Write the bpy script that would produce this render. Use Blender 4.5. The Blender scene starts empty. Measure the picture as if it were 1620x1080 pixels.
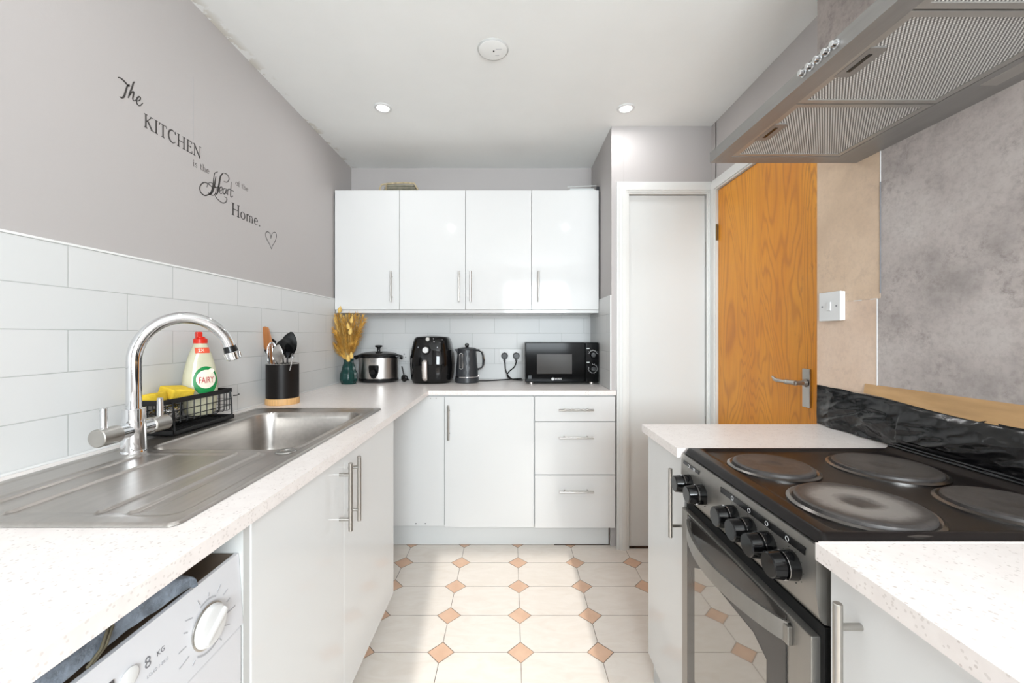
import bpy, bmesh, math, random
from math import sin, cos, pi, radians, sqrt, atan2
from mathutils import Vector, Matrix, noise

S = bpy.context.scene
COL = S.collection
random.seed(7)

# ------------------------------------------------------------------ camera
cd = bpy.data.cameras.new('camera')
cam = bpy.data.objects.new('camera', cd)
COL.objects.link(cam)
F = 636.0
CZ = 1.226
cd.sensor_width = 36.0
cd.lens = F / 1620 * 36.0
cd.clip_start = 0.01
cd.shift_x = 1.0 / 1620
cd.shift_y = -10.0 / 1620
cam.location = (0, 0, CZ)
cam.rotation_euler = (radians(90), 0, 0)
S.camera = cam
S.view_settings.view_transform = 'Standard'
S.view_settings.look = 'None'
S.view_settings.gamma = 1
S.view_settings.exposure = 0.22
S.view_settings.use_curve_mapping = False

# ------------------------------------------------------------------ light
W = bpy.data.worlds.new('world')
S.world = W
W.use_nodes = True
W.node_tree.nodes['Background'].inputs[0].default_value = (0.93, 0.97, 1.0, 1)
W.node_tree.nodes['Background'].inputs[1].default_value = 1.6

def lamp(name, kind, loc, rot, energy, color=(1, 1, 1), **k):
    l = bpy.data.lights.new(name, kind)
    l.energy = energy
    l.color = color
    for a, b in k.items():
        setattr(l, a, b)
    o = bpy.data.objects.new(name, l)
    o.location = loc
    o.rotation_euler = rot
    COL.objects.link(o)
    return o

YB = -2.0       # inner face of the rear wall with the window
SUN = Vector((-0.0756, 1, -0.50)).normalized()
so = lamp('sun', 'SUN', (0, -4, 4), (0, 0, 0), 2.5, (1.0, 0.96, 0.90), angle=radians(0.8))
so.rotation_euler = SUN.to_track_quat('-Z', 'Y').to_euler()
lamp('window_daylight', 'AREA', (0.46, YB + 0.02, 1.57), (radians(90), 0, pi), 100, (0.86, 0.945, 1.0),
     shape='RECTANGLE', size=1.10, size_y=1.14).rotation_euler = (radians(-90), 0, pi)

DOWN = [(-0.677, 2.12), (0.605, 2.126), (-0.66, 0.75), (0.60, 0.75)]
CEIL = 2.426
for i, (x, y) in enumerate(DOWN):
    lamp('downlight_lamp', 'AREA', (x, y, CEIL - 0.012), (0, 0, 0), 1.15, (0.98, 0.985, 1.0), shape='DISK', size=0.06)

# ------------------------------------------------------------------ materials
def nt(name):
    m = bpy.data.materials.new(name)
    m.use_nodes = True
    return m, m.node_tree.nodes, m.node_tree.links, m.node_tree.nodes['Principled BSDF']

def rgb(c):
    """sRGB 0-255 -> linear"""
    r = []
    for v in c:
        v /= 255.0
        r.append(v / 12.92 if v <= 0.04045 else ((v + 0.055) / 1.055) ** 2.4)
    return tuple(r) + (1,)

def mat(name, c, rough=0.5, metal=0.0, spec=0.5, coat=0.0, bump=0.0, bscale=30.0, var=0.0, vscale=5.0, stretch=None, trans=0.0, ior=1.45, alpha=1.0):
    m, N, L, P = nt(name)
    P.inputs['Base Color'].default_value = rgb(c)
    P.inputs['Roughness'].default_value = rough
    P.inputs['Metallic'].default_value = metal
    P.inputs['Specular IOR Level'].default_value = spec
    P.inputs['Coat Weight'].default_value = coat
    P.inputs['Coat Roughness'].default_value = 0.03
    P.inputs['Transmission Weight'].default_value = trans
    P.inputs['IOR'].default_value = ior
    P.inputs['Alpha'].default_value = alpha
    vec = None
    if bump or var:
        g = N.new('ShaderNodeNewGeometry')
        mp = N.new('ShaderNodeMapping')
        L.new(g.outputs['Position'], mp.inputs[0])
        if stretch:
            mp.inputs['Scale'].default_value = stretch
        vec = mp.outputs[0]
    if var:
        n = N.new('ShaderNodeTexNoise')
        n.inputs['Scale'].default_value = vscale
        n.inputs['Detail'].default_value = 6
        L.new(vec, n.inputs['Vector'])
        r = N.new('ShaderNodeValToRGB')
        b = rgb(c)
        r.color_ramp.elements[0].position = 0.3
        r.color_ramp.elements[1].position = 0.7
        r.color_ramp.elements[0].color = tuple(v * (1 - var) for v in b[:3]) + (1,)
        r.color_ramp.elements[1].color = tuple(min(1, v * (1 + var * 0.6)) for v in b[:3]) + (1,)
        L.new(n.outputs['Fac'], r.inputs[0])
        L.new(r.outputs[0], P.inputs['Base Color'])
    if bump:
        n = N.new('ShaderNodeTexNoise')
        n.inputs['Scale'].default_value = bscale
        n.inputs['Detail'].default_value = 4
        L.new(vec, n.inputs['Vector'])
        b = N.new('ShaderNodeBump')
        b.inputs['Strength'].default_value = bump
        b.inputs['Distance'].default_value = 0.002
        L.new(n.outputs['Fac'], b.inputs['Height'])
        L.new(b.outputs[0], P.inputs['Normal'])
    return m

def math_(N, L, op, a, b=None, c=None):
    n = N.new('ShaderNodeMath')
    n.operation = op
    for i, v in enumerate((a, b, c)):
        if v is None:
            continue
        if isinstance(v, (int, float)):
            n.inputs[i].default_value = v
        else:
            L.new(v, n.inputs[i])
    return n.outputs[0]

def mix(N, L, f, a, b):
    n = N.new('ShaderNodeMix')
    n.data_type = 'RGBA'
    if isinstance(f, (int, float)):
        n.inputs[0].default_value = f
    else:
        L.new(f, n.inputs[0])
    for i, v in ((6, a), (7, b)):
        if isinstance(v, tuple):
            n.inputs[i].default_value = v
        else:
            L.new(v, n.inputs[i])
    return n.outputs[2]

def pos(N, L):
    g = N.new('ShaderNodeNewGeometry')
    s = N.new('ShaderNodeSeparateXYZ')
    L.new(g.outputs['Position'], s.inputs[0])
    return g.outputs['Position'], s.outputs[0], s.outputs[1], s.outputs[2]

def noise_(N, L, vec, scale, detail=5, rough=0.55, stretch=None, dist=0.0):
    if stretch:
        mp = N.new('ShaderNodeMapping')
        mp.inputs['Scale'].default_value = stretch
        L.new(vec, mp.inputs[0])
        vec = mp.outputs[0]
    n = N.new('ShaderNodeTexNoise')
    n.inputs['Scale'].default_value = scale
    n.inputs['Detail'].default_value = detail
    n.inputs['Roughness'].default_value = rough
    n.inputs['Distortion'].default_value = dist
    L.new(vec, n.inputs['Vector'])
    return n.outputs['Fac']

def ramp(N, L, f, stops):
    r = N.new('ShaderNodeValToRGB')
    e = r.color_ramp.elements
    while len(e) < len(stops):
        e.new(0.5)
    for i, (p, c) in enumerate(stops):
        e[i].position = p
        e[i].color = c if isinstance(c, tuple) else (c, c, c, 1)
    L.new(f, r.inputs[0])
    return r.outputs[0]

def m_tiles(name, ax, u0, z0):
    """gloss white brick-bond wall tiles; ax = horizontal axis (0 x, 1 y)"""
    m, N, L, P = nt(name)
    p, x, y, z = pos(N, L)
    u = (x, y)[ax]
    cb = N.new('ShaderNodeCombineXYZ')
    L.new(math_(N, L, 'SUBTRACT', u, u0), cb.inputs[0])
    L.new(math_(N, L, 'SUBTRACT', z, z0), cb.inputs[1])
    b = N.new('ShaderNodeTexBrick')
    b.offset = 0.5
    b.inputs['Scale'].default_value = 1
    b.inputs['Mortar Size'].default_value = 0.0016
    b.inputs['Mortar Smooth'].default_value = 0.6
    b.inputs['Brick Width'].default_value = 0.32
    b.inputs['Row Height'].default_value = 0.109
    b.inputs['Color1'].default_value = rgb((219, 219, 218))
    b.inputs['Color2'].default_value = rgb((216, 217, 216))
    b.inputs['Mortar'].default_value = rgb((190, 192, 190))
    L.new(cb.outputs[0], b.inputs['Vector'])
    L.new(b.outputs['Color'], P.inputs['Base Color'])
    bp = N.new('ShaderNodeBump')
    bp.invert = True
    bp.inputs['Strength'].default_value = 0.5
    bp.inputs['Distance'].default_value = 0.002
    L.new(b.outputs['Fac'], bp.inputs['Height'])
    L.new(bp.outputs[0], P.inputs['Normal'])
    P.inputs['Roughness'].default_value = 0.34
    P.inputs['Specular IOR Level'].default_value = 0.3
    return m

def m_floor():
    m, N, L, P = nt('floor_tiles')
    p, x, y, z = pos(N, L)
    TW, TD = 0.3085, 0.2043
    X0, Y0 = 0.036, 1.555
    u = math_(N, L, 'DIVIDE', math_(N, L, 'SUBTRACT', x, X0), TW)
    v = math_(N, L, 'DIVIDE', math_(N, L, 'SUBTRACT', y, Y0), TD)
    ru = math_(N, L, 'ROUND', u)
    rv = math_(N, L, 'ROUND', v)
    du = math_(N, L, 'MULTIPLY', math_(N, L, 'ABSOLUTE', math_(N, L, 'SUBTRACT', u, ru)), TW)
    dv = math_(N, L, 'MULTIPLY', math_(N, L, 'ABSOLUTE', math_(N, L, 'SUBTRACT', v, rv)), TD)
    d = math_(N, L, 'ADD', du, dv)                     # diamond distance
    dia = math_(N, L, 'LESS_THAN', d, 0.0505)
    ring = math_(N, L, 'LESS_THAN', math_(N, L, 'ABSOLUTE', math_(N, L, 'SUBTRACT', d, 0.0515)), 0.0021)
    lines = math_(N, L, 'LESS_THAN', math_(N, L, 'MINIMUM', du, dv), 0.0012)
    lines = math_(N, L, 'MULTIPLY', lines, math_(N, L, 'GREATER_THAN', d, 0.051))
    grout = math_(N, L, 'MAXIMUM', ring, lines)
    # marble-like veining of the big tiles and a small shade difference from tile to tile
    vein = noise_(N, L, p, 6, 8, 0.6, (1, 3, 1), 1.5)
    cream = ramp(N, L, vein, [(0.3, rgb((229, 219, 208))), (0.6, rgb((236, 228, 219))), (0.85, rgb((232, 223, 211)))])
    tn = noise_(N, L, p, 14, 4)
    tan = ramp(N, L, tn, [(0.3, rgb((216, 176, 148))), (0.75, rgb((228, 192, 164)))])
    gn = noise_(N, L, p, 9, 3)
    gr = ramp(N, L, gn, [(0.35, rgb((82, 62, 50))), (0.65, rgb((160, 142, 126)))])
    c = mix(N, L, dia, cream, tan)
    c = mix(N, L, grout, c, gr)
    L.new(c, P.inputs['Base Color'])
    P.inputs['Roughness'].default_value = 0.33
    bp = N.new('ShaderNodeBump')
    bp.invert = True
    bp.inputs['Strength'].default_value = 0.4
    bp.inputs['Distance'].default_value = 0.002
    L.new(grout, bp.inputs['Height'])
    L.new(bp.outputs[0], P.inputs['Normal'])
    return m

def m_quartz():
    m, N, L, P = nt('speckled_quartz')
    p, x, y, z = pos(N, L)
    base = noise_(N, L, p, 40, 4)
    c = ramp(N, L, base, [(0.3, rgb((235, 227, 223))), (0.7, rgb((241, 234, 230)))])
    v = N.new('ShaderNodeTexVoronoi')
    v.inputs['Scale'].default_value = 120
    L.new(p, v.inputs['Vector'])
    rnd = N.new('ShaderNodeSeparateColor')
    L.new(v.outputs['Color'], rnd.inputs[0])
    spot = math_(N, L, 'MULTIPLY', math_(N, L, 'LESS_THAN', v.outputs['Distance'], 0.24), math_(N, L, 'GREATER_THAN', rnd.outputs[0], 0.72))
    c = mix(N, L, math_(N, L, 'MULTIPLY', spot, 0.42), c, rgb((168, 152, 144)))
    v2 = N.new('ShaderNodeTexVoronoi')
    v2.inputs['Scale'].default_value = 170
    L.new(p, v2.inputs['Vector'])
    r2 = N.new('ShaderNodeSeparateColor')
    L.new(v2.outputs['Color'], r2.inputs[0])
    sp2 = math_(N, L, 'MULTIPLY', math_(N, L, 'LESS_THAN', v2.outputs['Distance'], 0.3), math_(N, L, 'GREATER_THAN', r2.outputs[0], 0.7))
    c = mix(N, L, math_(N, L, 'MULTIPLY', sp2, 0.3), c, rgb((180, 168, 160)))
    L.new(c, P.inputs['Base Color'])
    P.inputs['Roughness'].default_value = 0.3
    return m

def m_wood_door():
    m, N, L, P = nt('orange_veneer')
    p, x, y, z = pos(N, L)
    big = noise_(N, L, p, 1.5, 2.5, 0.5, (1, 2.6, 0.5), 0.35)
    # grain: contour lines of a slow field stretched along the door height
    w = math_(N, L, 'ADD', math_(N, L, 'MULTIPLY', big, 34.0), math_(N, L, 'MULTIPLY', y, 12.0))
    s = math_(N, L, 'SINE', math_(N, L, 'MULTIPLY', w, 5.0))
    f = math_(N, L, 'POWER', math_(N, L, 'MULTIPLY_ADD', s, 0.5, 0.5), 4.0)
    fine = noise_(N, L, p, 60, 5, 0.7, (1, 3.0, 0.12))
    slow = noise_(N, L, p, 3, 3, 0.5, (1, 1.5, 0.5))
    c = ramp(N, L, slow, [(0.3, rgb((222, 140, 24))), (0.7, rgb((238, 162, 42)))])
    c = mix(N, L, math_(N, L, 'MULTIPLY', f, 0.38), c, rgb((164, 86, 14)))
    c = mix(N, L, math_(N, L, 'MULTIPLY', ramp(N, L, fine, [(0.45, 0.0), (0.75, 1.0)]), 0.35), c, rgb((170, 92, 30)))
    kn = noise_(N, L, p, 22, 3, 0.6, (1, 2.2, 0.6))
    wear = math_(N, L, 'MULTIPLY', ramp(N, L, kn, [(0.6, 0.0), (0.72, 1.0)]), ramp(N, L, math_(N, L, 'SUBTRACT', 1.72, y), [(0.0, 0.0), (0.2, 1.0)]))
    c = mix(N, L, math_(N, L, 'MULTIPLY', wear, 0.55), c, rgb((132, 66, 20)))
    L.new(c, P.inputs['Base Color'])
    P.inputs['Roughness'].default_value = 0.38
    return m

def m_concrete(name, c0, c1, c2, speck):
    m, N, L, P = nt(name)
    p, x, y, z = pos(N, L)
    a = noise_(N, L, p, 3.5, 9, 0.62)
    c = ramp(N, L, a, [(0.32, rgb(c0)), (0.5, rgb(c1)), (0.68, rgb(c2))])
    b = noise_(N, L, p, 38, 7, 0.75)
    patch = noise_(N, L, p, 5.5, 4, 0.6)
    k = math_(N, L, 'MULTIPLY', ramp(N, L, b, [(0.50, 0.0), (0.66, 1.0)]), ramp(N, L, patch, [(0.42, 0.0), (0.62, 1.0)]))
    c = mix(N, L, math_(N, L, 'MULTIPLY', k, 0.55), c, rgb(speck))
    vo = N.new('ShaderNodeTexVoronoi')
    vo.inputs['Scale'].default_value = 16
    L.new(p, vo.inputs['Vector'])
    vr = N.new('ShaderNodeSeparateColor')
    L.new(vo.outputs['Color'], vr.inputs[0])
    pit = math_(N, L, 'MULTIPLY', math_(N, L, 'LESS_THAN', vo.outputs['Distance'], 0.10), math_(N, L, 'GREATER_THAN', vr.outputs[0], 0.7))
    c = mix(N, L, math_(N, L, 'MULTIPLY', pit, 0.4), c, rgb(speck))
    f2 = noise_(N, L, p, 70, 5, 0.75)
    c = mix(N, L, math_(N, L, 'MULTIPLY', ramp(N, L, f2, [(0.45, 0.0), (0.75, 1.0)]), 0.35), c, rgb(speck))
    L.new(c, P.inputs['Base Color'])
    P.inputs['Roughness'].default_value = 0.6
    return m

def m_filter():
    m, N, L, P = nt('hood_filter_mesh')
    p, x, y, z = pos(N, L)
    a = radians(38)
    u = math_(N, L, 'SUBTRACT', math_(N, L, 'MULTIPLY', x, cos(a)), math_(N, L, 'MULTIPLY', y, sin(a)))
    v = math_(N, L, 'ADD', math_(N, L, 'MULTIPLY', x, sin(a)), math_(N, L, 'MULTIPLY', y, cos(a)))
    su = math_(N, L, 'MULTIPLY_ADD', math_(N, L, 'SINE', math_(N, L, 'MULTIPLY', u, 2 * pi / 0.0052)), 0.5, 0.5)
    sv = math_(N, L, 'MULTIPLY_ADD', math_(N, L, 'SINE', math_(N, L, 'MULTIPLY', v, 2 * pi / 0.0075)), 0.5, 0.5)
    k = math_(N, L, 'MULTIPLY', su, math_(N, L, 'MULTIPLY_ADD', sv, 0.45, 0.55))
    c = mix(N, L, k, rgb((96, 93, 90)), rgb((244, 243, 240)))
    L.new(c, P.inputs['Base Color'])
    P.inputs['Metallic'].default_value = 0.1
    P.inputs['Roughness'].default_value = 0.5
    bp = N.new('ShaderNodeBump')
    bp.inputs['Strength'].default_value = 0.4
    bp.inputs['Distance'].default_value = 0.002
    L.new(k, bp.inputs['Height'])
    L.new(bp.outputs[0], P.inputs['Normal'])
    return m

def m_ceiling():
    m, N, L, P = nt('ceiling_paint')
    p, x, y, z = pos(N, L)
    c0 = ramp(N, L, noise_(N, L, p, 3, 4), [(0.3, rgb((242, 243, 241))), (0.7, rgb((246, 247, 245)))])
    # flaking, yellowed paint in ragged patches along the left edge
    near = ramp(N, L, math_(N, L, 'ADD', x, 1.15), [(0.0, 1.0), (0.05, 0.0)])
    pn = noise_(N, L, p, 11, 6, 0.65)
    k = math_(N, L, 'MULTIPLY', near, ramp(N, L, pn, [(0.52, 0.0), (0.56, 1.0)]))
    c = mix(N, L, math_(N, L, 'MULTIPLY', k, 0.6), c0, rgb((190, 180, 160)))
    L.new(c, P.inputs['Base Color'])
    P.inputs['Roughness'].default_value = 0.7
    b = N.new('ShaderNodeBump')
    b.inputs['Strength'].default_value = 0.25
    b.inputs['Distance'].default_value = 0.004
    L.new(noise_(N, L, p, 12, 5), b.inputs['Height'])
    L.new(b.outputs[0], P.inputs['Normal'])
    return m

def m_brushed(name, c, rough, sc=(1, 1, 1), amt=0.15, metal=1.0):
    m, N, L, P = nt(name)
    p, x, y, z = pos(N, L)
    n = noise_(N, L, p, 60, 4, 0.6, sc)
    big = noise_(N, L, p, 5, 4, 0.6)
    b = rgb(c)
    f = math_(N, L, 'ADD', math_(N, L, 'MULTIPLY', n, 0.5), math_(N, L, 'MULTIPLY', big, 0.5))
    col = ramp(N, L, f, [(0.35, tuple(v * (1 - amt) for v in b[:3]) + (1,)), (0.65, tuple(min(1, v * (1 + amt)) for v in b[:3]) + (1,))])
    L.new(col, P.inputs['Base Color'])
    P.inputs['Metallic'].default_value = metal
    L.new(math_(N, L, 'MULTIPLY_ADD', f, 0.25, rough - 0.12), P.inputs['Roughness'])
    return m

def m_hotplate(cx, cy, burnt):
    m, N, L, P = nt('hotplate_iron')
    p, x, y, z = pos(N, L)
    dx = math_(N, L, 'SUBTRACT', x, cx)
    dy = math_(N, L, 'SUBTRACT', y, cy)
    r = math_(N, L, 'SQRT', math_(N, L, 'ADD', math_(N, L, 'MULTIPLY', dx, dx), math_(N, L, 'MULTIPLY', dy, dy)))
    n = noise_(N, L, p, 28, 6, 0.65, (1, 1, 1), 1.0)
    base = ramp(N, L, n, [(0.3, rgb((58, 55, 54))), (0.7, rgb((84, 80, 78)))])
    rr = math_(N, L, 'ADD', r, math_(N, L, 'MULTIPLY', math_(N, L, 'SUBTRACT', n, 0.5), 0.035))
    band = ramp(N, L, math_(N, L, 'DIVIDE', rr, 0.1), [(0.18, 0.0), (0.42, 1.0), (0.62, 0.9), (0.85, 0.0)])
    c = mix(N, L, math_(N, L, 'MULTIPLY', band, burnt), base, rgb((150, 146, 142)))
    L.new(c, P.inputs['Base Color'])
    P.inputs['Metallic'].default_value = 0.35
    P.inputs['Roughness'].default_value = 0.42
    return m

def m_emit(name, c, s):
    m, N, L, P = nt(name)
    P.inputs['Emission Color'].default_value = tuple(c) + (1,)
    P.inputs['Emission Strength'].default_value = s
    return m

M = {}
M['wall'] = mat('grey_wall_paint', (186, 181, 179), 0.55, bump=0.12, bscale=120)
M['ceiling'] = m_ceiling()
M['floor'] = m_floor()
M['tile_l'] = m_tiles('white_tiles_left', 1, 1.036 - 0.32, 1.4575 - 0.109 * 14)
M['tile_b'] = m_tiles('white_tiles_back', 0, -0.92, 1.4575 - 0.109 * 14)
M['tile_r'] = m_tiles('white_tiles_right', 1, 2.55, 1.4575 - 0.109 * 14)
M['tile_edge'] = mat('tile_trim', (236, 236, 234), 0.3)
M['white_paint'] = mat('white_gloss_paint', (226, 226, 223), 0.3, bump=0.05, bscale=60)
M['door_white'] = mat('white_door_paint', (216, 217, 215), 0.38, bump=0.05, bscale=20)
M['gloss'] = mat('white_gloss_laminate', (222, 222, 221), 0.08, spec=0.28)
M['carcass'] = mat('white_carcass', (214, 215, 214), 0.4)
M['side_grey'] = mat('pale_grey_board', (196, 197, 195), 0.45)
M['quartz'] = m_quartz()
M['wood_door'] = m_wood_door()
M['steel'] = m_brushed('brushed_steel', (176, 174, 170), 0.32, (1, 0.05, 1))
M['sink'] = m_brushed('sink_steel', (186, 181, 176), 0.34, (1, 0.06, 1), 0.13)
M['hood'] = m_brushed('hood_steel', (150, 148, 145), 0.42, (1, 0.05, 1), 0.10, 0.55)
M['hood_frame'] = m_brushed('filter_frame', (176, 173, 168), 0.4, (1, 0.05, 1), 0.06, 0.7)
M['filter'] = m_filter()
M['trim_steel'] = mat('dull_ring_steel', (128, 125, 122), 0.28, 1.0)
M['nickel'] = mat('brushed_nickel', (186, 183, 178), 0.28, 1.0)
M['chrome'] = mat('chrome', (225, 226, 228), 0.07, 1.0)
M['cooker'] = m_brushed('cooker_silver', (150, 147, 142), 0.35, (1, 1, 0.1), 0.06, 0.75)
M['enamel'] = mat('black_enamel', (24, 20, 19), 0.3, spec=0.25, var=0.25, vscale=6)
M['black'] = mat('black_plastic', (18, 18, 19), 0.25)
M['mw_black'] = mat('microwave_black', (12, 12, 13), 0.10, spec=0.12)
M['black_gloss'] = mat('gloss_black_plastic', (12, 12, 13), 0.06)
M['black_matt'] = mat('black_coated_wire', (16, 16, 17), 0.45)
M['gap_shade'] = mat('painted_gap_shade', (10, 10, 10), 0.8)  # near-black standing in for the shade inside gaps
M['oven_glass'] = mat('dark_oven_glass', (66, 63, 61), 0.12, spec=0.35)
M['oven_window'] = mat('oven_window_glass', (150, 147, 143), 0.03, spec=1.0, metal=0.8)
M['knob_line'] = mat('pale_print', (220, 220, 220), 0.5)
M['white_plastic'] = mat('white_plastic', (222, 222, 221), 0.3)
M['appliance_white'] = mat('appliance_white', (214, 214, 217), 0.28)
M['print_grey'] = mat('grey_print', (120, 120, 124), 0.5)
M['print_light'] = mat('light_grey_print', (172, 172, 176), 0.5)
M['display'] = mat('dark_display', (82, 80, 82), 0.15)
M['wm_top'] = mat('brown_machine_top', (84, 70, 56), 0.45, var=0.3, vscale=14)
M['denim'] = mat('light_denim', (118, 128, 140), 0.9, bump=0.6, bscale=260, var=0.6, vscale=38)
M['denim_dark'] = mat('dark_denim', (34, 40, 50), 0.9, bump=0.5, bscale=260, var=0.4, vscale=14)
M['seam'] = mat('denim_seam', (84, 78, 62), 0.9)
M['concrete'] = m_concrete('concrete_wallpaper', (150, 142, 138), (184, 174, 169), (200, 192, 187), (116, 106, 102))
M['beige'] = m_concrete('beige_wallpaper', (204, 178, 152), (216, 190, 164), (224, 200, 176), (184, 160, 140))
M['beige_dark'] = m_concrete('beige_wallpaper_lower', (206, 180, 158), (218, 192, 170), (225, 202, 182), (186, 162, 146))
M['foil'] = mat('black_plastic_sheet', (11, 11, 12), 0.19, spec=0.6, bump=0.25, bscale=60)
M['tape'] = mat('brown_parcel_tape', (190, 152, 108), 0.22, var=0.15, vscale=18, stretch=(1, 0.5, 3))
M['decal'] = mat('black_vinyl', (62, 58, 56), 0.5)
M['decal_fade'] = mat('faded_black_vinyl', (108, 102, 99), 0.5)
M['teal'] = mat('teal_glaze', (10, 56, 52), 0.2)
M['pampas'] = mat('orange_dried_grass', (250, 190, 92), 0.85, var=0.35, vscale=30)
M['pampas2'] = mat('golden_dried_grass', (252, 208, 124), 0.85, var=0.25, vscale=30)
M['bunny'] = mat('cream_yellow_seed_head', (232, 194, 112), 0.85, var=0.15, vscale=60)
M['cooker_steel'] = mat('slow_cooker_steel', (190, 186, 182), 0.3, 1.0)
M['glass_dark'] = mat('dark_tinted_glass', (50, 50, 50), 0.08)
M['graphite'] = mat('graphite_plastic', (52, 54, 57), 0.35)
M['mw_window'] = mat('microwave_window', (70, 68, 66), 0.14, spec=0.2)
M['pale_metal'] = mat('satin_pale_metal', (214, 206, 200), 0.35, 0.6)
M['bamboo'] = mat('bamboo', (214, 168, 112), 0.5, var=0.15, vscale=30, stretch=(6, 6, 0.4))
M['spatula_wood'] = mat('brown_wood', (168, 106, 56), 0.5, var=0.25, vscale=20, stretch=(4, 4, 0.5))
M['holder'] = mat('dark_brown_enamel', (20, 16, 14), 0.4, spec=0.3)
M['soap'] = mat('pale_green_soap', (206, 203, 176), 0.18, spec=0.6, var=0.06, vscale=12)
M['soap_dark'] = mat('clear_bottle_base', (150, 158, 150), 0.15)
M['red'] = mat('red_cap', (222, 46, 28), 0.35)
M['orange_label'] = mat('orange_label', (232, 92, 62), 0.4)
M['green_label'] = mat('green_label', (14, 132, 66), 0.4)
M['cream_label'] = mat('cream_label', (240, 232, 214), 0.4)
M['red_print'] = mat('red_print', (184, 28, 44), 0.4)
M['sponge'] = mat('yellow_sponge', (240, 204, 62), 0.9, bump=0.8, bscale=220, var=0.12, vscale=60)
M['scour'] = mat('steel_wool', (200, 198, 196), 0.2, 1.0)
M['lamp'] = m_emit('lamp_face', (1, 0.99, 0.96), 7.0)
M['straw'] = mat('woven_straw', (188, 172, 140), 0.8, var=0.35, vscale=40)
M['mat_grey'] = mat('grey_green_mat', (138, 134, 118), 0.8, var=0.3, vscale=30)
M['paper'] = mat('pale_paper', (214, 218, 216), 0.6)
M['rot_and_shade'] = mat('dark_rot_and_gap_shade', (64, 44, 30), 0.9, var=0.6, vscale=30)  # rotten timber, also used as painted shade on the gap strips
M['brass'] = mat('dark_brass', (120, 96, 60), 0.4, 0.9)

# ------------------------------------------------------------------ builders
ORG = {}

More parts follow.
